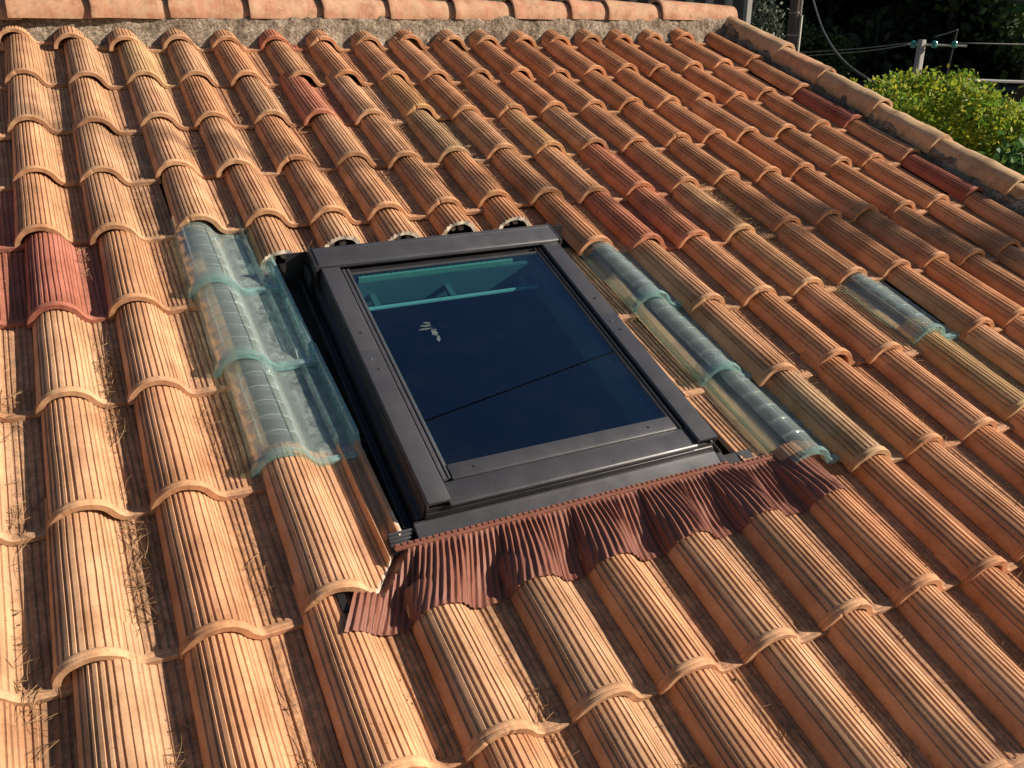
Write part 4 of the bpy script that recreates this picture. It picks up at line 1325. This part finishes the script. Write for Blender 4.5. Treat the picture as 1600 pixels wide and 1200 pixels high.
# pillared terrace
pt = AZ(34.5, 21, z=0); pz = ground_z(pt.x, pt.y)
terr = empty("pillared_terrace", (pt.x, pt.y, pz))
tag(terr, "shaded terrace with pale posts beyond the right part of the ridge", "terrace")
a, b_ = AZ(29.0, 21, z=0) - Vector((pt.x, pt.y, 0)), AZ(40.0, 21, z=0) - Vector((pt.x, pt.y, 0))
for k in range(11):
    p = a + (b_ - a) * (k / 10)
    MB().box((p.x - .06, p.y - .06, 0), (p.x + .06, p.y + .06, 9.2 - pz)).build("post", M_concrete, terr)
nb_ = Vector((-(b_ - a).y, (b_ - a).x, 0)).normalized()
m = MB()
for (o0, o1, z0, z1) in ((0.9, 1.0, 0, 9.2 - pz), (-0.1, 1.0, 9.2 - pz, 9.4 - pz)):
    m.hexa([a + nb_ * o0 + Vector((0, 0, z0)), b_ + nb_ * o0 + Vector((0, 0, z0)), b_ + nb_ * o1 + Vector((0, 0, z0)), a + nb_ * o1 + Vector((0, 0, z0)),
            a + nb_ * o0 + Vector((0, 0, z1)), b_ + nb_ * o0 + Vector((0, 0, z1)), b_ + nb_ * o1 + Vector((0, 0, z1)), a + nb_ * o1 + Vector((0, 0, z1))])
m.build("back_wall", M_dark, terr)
# neighbouring houses
def house(name, az0, az1, d, ztop, mat, label, wins):
    p0, p1 = AZ(az0, d, z=0), AZ(az1, d, z=0)
    mid = (p0 + p1) / 2
    gz = ground_z(mid.x, mid.y) - 0.3
    root = empty(name, (mid.x, mid.y, gz))
    tag(root, label, "house")
    ex = (p1 - p0).normalized(); ln = (p1 - p0).length; ey = Vector((-ex.y, ex.x, 0)); dep = 7
    def bx(x0, x1, y0, y1, z0, z1):
        return [ex * x0 + ey * y0 + Vector((0, 0, z0)), ex * x1 + ey * y0 + Vector((0, 0, z0)), ex * x1 + ey * y1 + Vector((0, 0, z0)), ex * x0 + ey * y1 + Vector((0, 0, z0)),
                ex * x0 + ey * y0 + Vector((0, 0, z1)), ex * x1 + ey * y0 + Vector((0, 0, z1)), ex * x1 + ey * y1 + Vector((0, 0, z1)), ex * x0 + ey * y1 + Vector((0, 0, z1))]
    zt = ztop - gz
    MB().hexa(bx(-ln / 2, ln / 2, 0, dep, 0, zt)).build("wall", mat, root)
    r = MB()
    b0 = bx(-ln / 2 - .3, ln / 2 + .3, -.3, dep + .3, zt, zt + .15)
    r.hexa(b0)
    r.add([b0[4], b0[5], b0[6], b0[7], ex * (-ln / 2 - .3) + ey * dep / 2 + Vector((0, 0, zt + 1.6)), ex * (ln / 2 + .3) + ey * dep / 2 + Vector((0, 0, zt + 1.6))],
          [(0, 1, 5, 4), (2, 3, 4, 5), (1, 2, 5), (3, 0, 4)])
    r.build("roof", M_brown, root)
    for (f, zz) in wins:
        w = MB().hexa(bx(-ln / 2 + ln * f - .45, -ln / 2 + ln * f + .45, -.03, .05, zz - gz - .7, zz - gz + .7)).build("window", M_dark, root)
        MB().hexa(bx(-ln / 2 + ln * f - .52, -ln / 2 + ln * f + .52, -.07, -.035, zz - gz - .78, zz - gz - .72)).build("sill", M_concrete, w)
house("cream_house", 14.6, 20.6, 27, 9.6, M_stucco, "cream neighbouring house glimpsed over the ridge", [(.12, 7.2), (.32, 7.2), (.62, 7.2), (.85, 7.2)])
house("brown_house", 2.5, 14.0, 30, 9.4, M_brown, "red brown neighbouring house glimpsed over the left part of the ridge", [(.2, 7.0), (.5, 7.0), (.8, 7.0)])
sp_ = AZ(27.6, 19, z=0)
sg = ground_z(sp_.x, sp_.y)
o = MB().tube([(0, 0, -.2), (0, 0, 8.0 - sg)], .03, 8).build("metal_pole", M_pole)
o.location = (sp_.x, sp_.y, sg)
tag(o, "thin rust brown pole rising behind the middle of the ridge", "pole")

# utility poles and wires
D1 = 24
pb = at_px(1236, 80, D1); g1 = ground_z(pb.x, pb.y)
up = empty("utility_pole", (pb.x, pb.y, g1))
tag(up, "thick weathered utility pole with pale conduit behind the corner of the roof", "utility pole")
MB().tube([(0, 0, -.3), (0, 0, 10.5 - g1)], [.155, .115], 14).build("shaft", M_pole, up)
zb = CAM[2] - g1
side = Vector((math.cos(R(42.6)), -math.sin(R(42.6)), 0))
cx = side * 0.15 + Vector((-.05, -.06, 0))
MB().tube([cx + Vector((0, 0, 0)), cx + Vector((0, 0, zb + 0.32))], .038, 8).build("conduit", M_conduit, up)
cw = side * 0.135 + Vector((-.05, -.06, 0))
MB().tube([cw + Vector((0, 0, zb + .3)), cw + Vector((0, 0, 10 - g1))], .014, 6).build("cable_run", M_conduit, up)
for zz in (zb + .38, zb - .12):
    MB().tube([(0, 0, zz - .02), (0, 0, zz + .02)], .150, 14).build("band", M_concrete, up)
D2 = 18
pt = at_px(1441, 62, D2); g2 = ground_z(pt.x, pt.y)
ip = empty("insulator_post", (pt.x, pt.y, g2))
tag(ip, "grey concrete post with three teal glass insulators behind the yellow tree", "utility pole")
hz = pt.z - g2
MB().hexa([(-.085, -.085, -.3), (.085, -.085, -.3), (.085, .085, -.3), (-.085, .085, -.3), (-.05, -.05, hz), (.05, -.05, hz), (.05, .05, hz), (-.05, .05, hz)]).build("shaft", M_concrete, ip, 0.008)
s2 = Vector((math.cos(R(49.6)), -math.sin(R(49.6)), 0))
MB().tube([s2 * -.22 + Vector((0, 0, hz - .07)), s2 * .72 + Vector((0, 0, hz - .10))], .018, 6).build("crossarm", M_conduit, ip)
def insulator(p):
    m = MB()
    prof = [(-.06, .025), (-.048, .048), (-.016, .054), (0.0, .035), (.024, .050), (.048, .04), (.06, .016)]
    m.tube([tuple(p + Vector((0, 0, dz))) for dz, r in prof], [r for dz, r in prof], 12)
    m.build("insulator", M_insul, ip)
for dx in (-.13, .21, .52):
    insulator(s2 * dx + Vector((0, 0, hz - .075)))
t0, t1 = at_px(1496, 46, D2), at_px(1476, 130, D2)
MB().tube([Vector(t1) - Vector((pt.x, pt.y, g2)), Vector(t0) - Vector((pt.x, pt.y, g2))], .016, 6).build("stay_rod", M_cable, ip)
def wire(px, r, mat, label, name="overhead_wire"):
    pts = [at_px(x, y, d) for x, y, d in px]
    # smooth through the points
    out = []
    for i in range(len(pts) - 1):
        p0, p1, p2, p3 = pts[max(0, i - 1)], pts[i], pts[i + 1], pts[min(len(pts) - 1, i + 2)]
        for k in range(8):
            t = k / 8
            out.append(0.5 * ((2 * p1) + (p2 - p0) * t + (2 * p0 - 5 * p1 + 4 * p2 - p3) * t * t + (3 * p1 - p0 - 3 * p2 + p3) * t ** 3))
    out.append(pts[-1])
    c = out[0].copy()
    o = MB().tube([p - c for p in out], r, 6).build(name, mat)
    o.location = c
    tag(o, label, "wire", "overhead wires behind the roof")
wire([(1250, 82, 24), (1340, 76, 21), (1428, 66, 18)], .009, M_cable_grey, "upper of two thin wires running left from the insulator post")
wire([(1250, 88, 24), (1350, 80, 21), (1430, 68, 18)], .009, M_cable_grey, "lower of two thin wires running left from the insulator post")
wire([(1462, 57, 18), (1480, 52, 17.6), (1497, 46, 17.3)], .009, M_cable_grey, "short thin wire from the insulator post up to the stay rod")
wire([(1492, 67, 18), (1540, 68, 18), (1680, 71, 19)], .009, M_cable_grey, "thin wire running right from the insulators out of the picture")
wire([(1262, -40, 22), (1272, 5, 21), (1290, 55, 20), (1320, 97, 19), (1366, 129, 18), (1400, 140, 17)], .022, M_cable_dull, "sagging twisted grey cable curving down behind the verge", "sagging_cable")
wire([(1405, 122, 18), (1445, 121, 18), (1490, 124, 18), (1600, 128, 19), (1700, 128, 20)], .028, M_cable_grey, "pale bundled cable running right above the yellow tree", "bundled_cable")
wire([(1500, -14, 18), (1560, -2, 18), (1700, 12, 18)], .02, M_cable, "black cable crossing the top right corner", "black_cable")
# cable overhead whose reflection crosses the pane
def mirror(px, py, dist):
    h = 0.33
    v = BM @ np.array([(px - 800) / 1386.57, (600 - py) / 1386.57, -1.0])
    n = np.array([0, -SP, CP]); c = np.array(CAM)
    p0 = np.array(to_world(RP(4, 7, h)))
    k = ((p0 - c) @ n) / (v @ n)
    hit = c + v * k
    d = v / np.linalg.norm(v)
    rr = d - 2 * (d @ n) * n
    return Vector(hit + rr * dist)
pa, pb_ = mirror(665, 645, 7.0), mirror(950, 540, 7.0)
d = pb_ - pa
oc = pa - d * 3
o = MB().tube([pa - d * 3 - oc, pa - oc, pb_ - oc, pb_ + d * 3 - oc], .009, 6).build("service_cable", M_cable)
o.location = oc
tag(o, "thin black cable overhead, seen as a line reflected in the skylight glass", "wire")
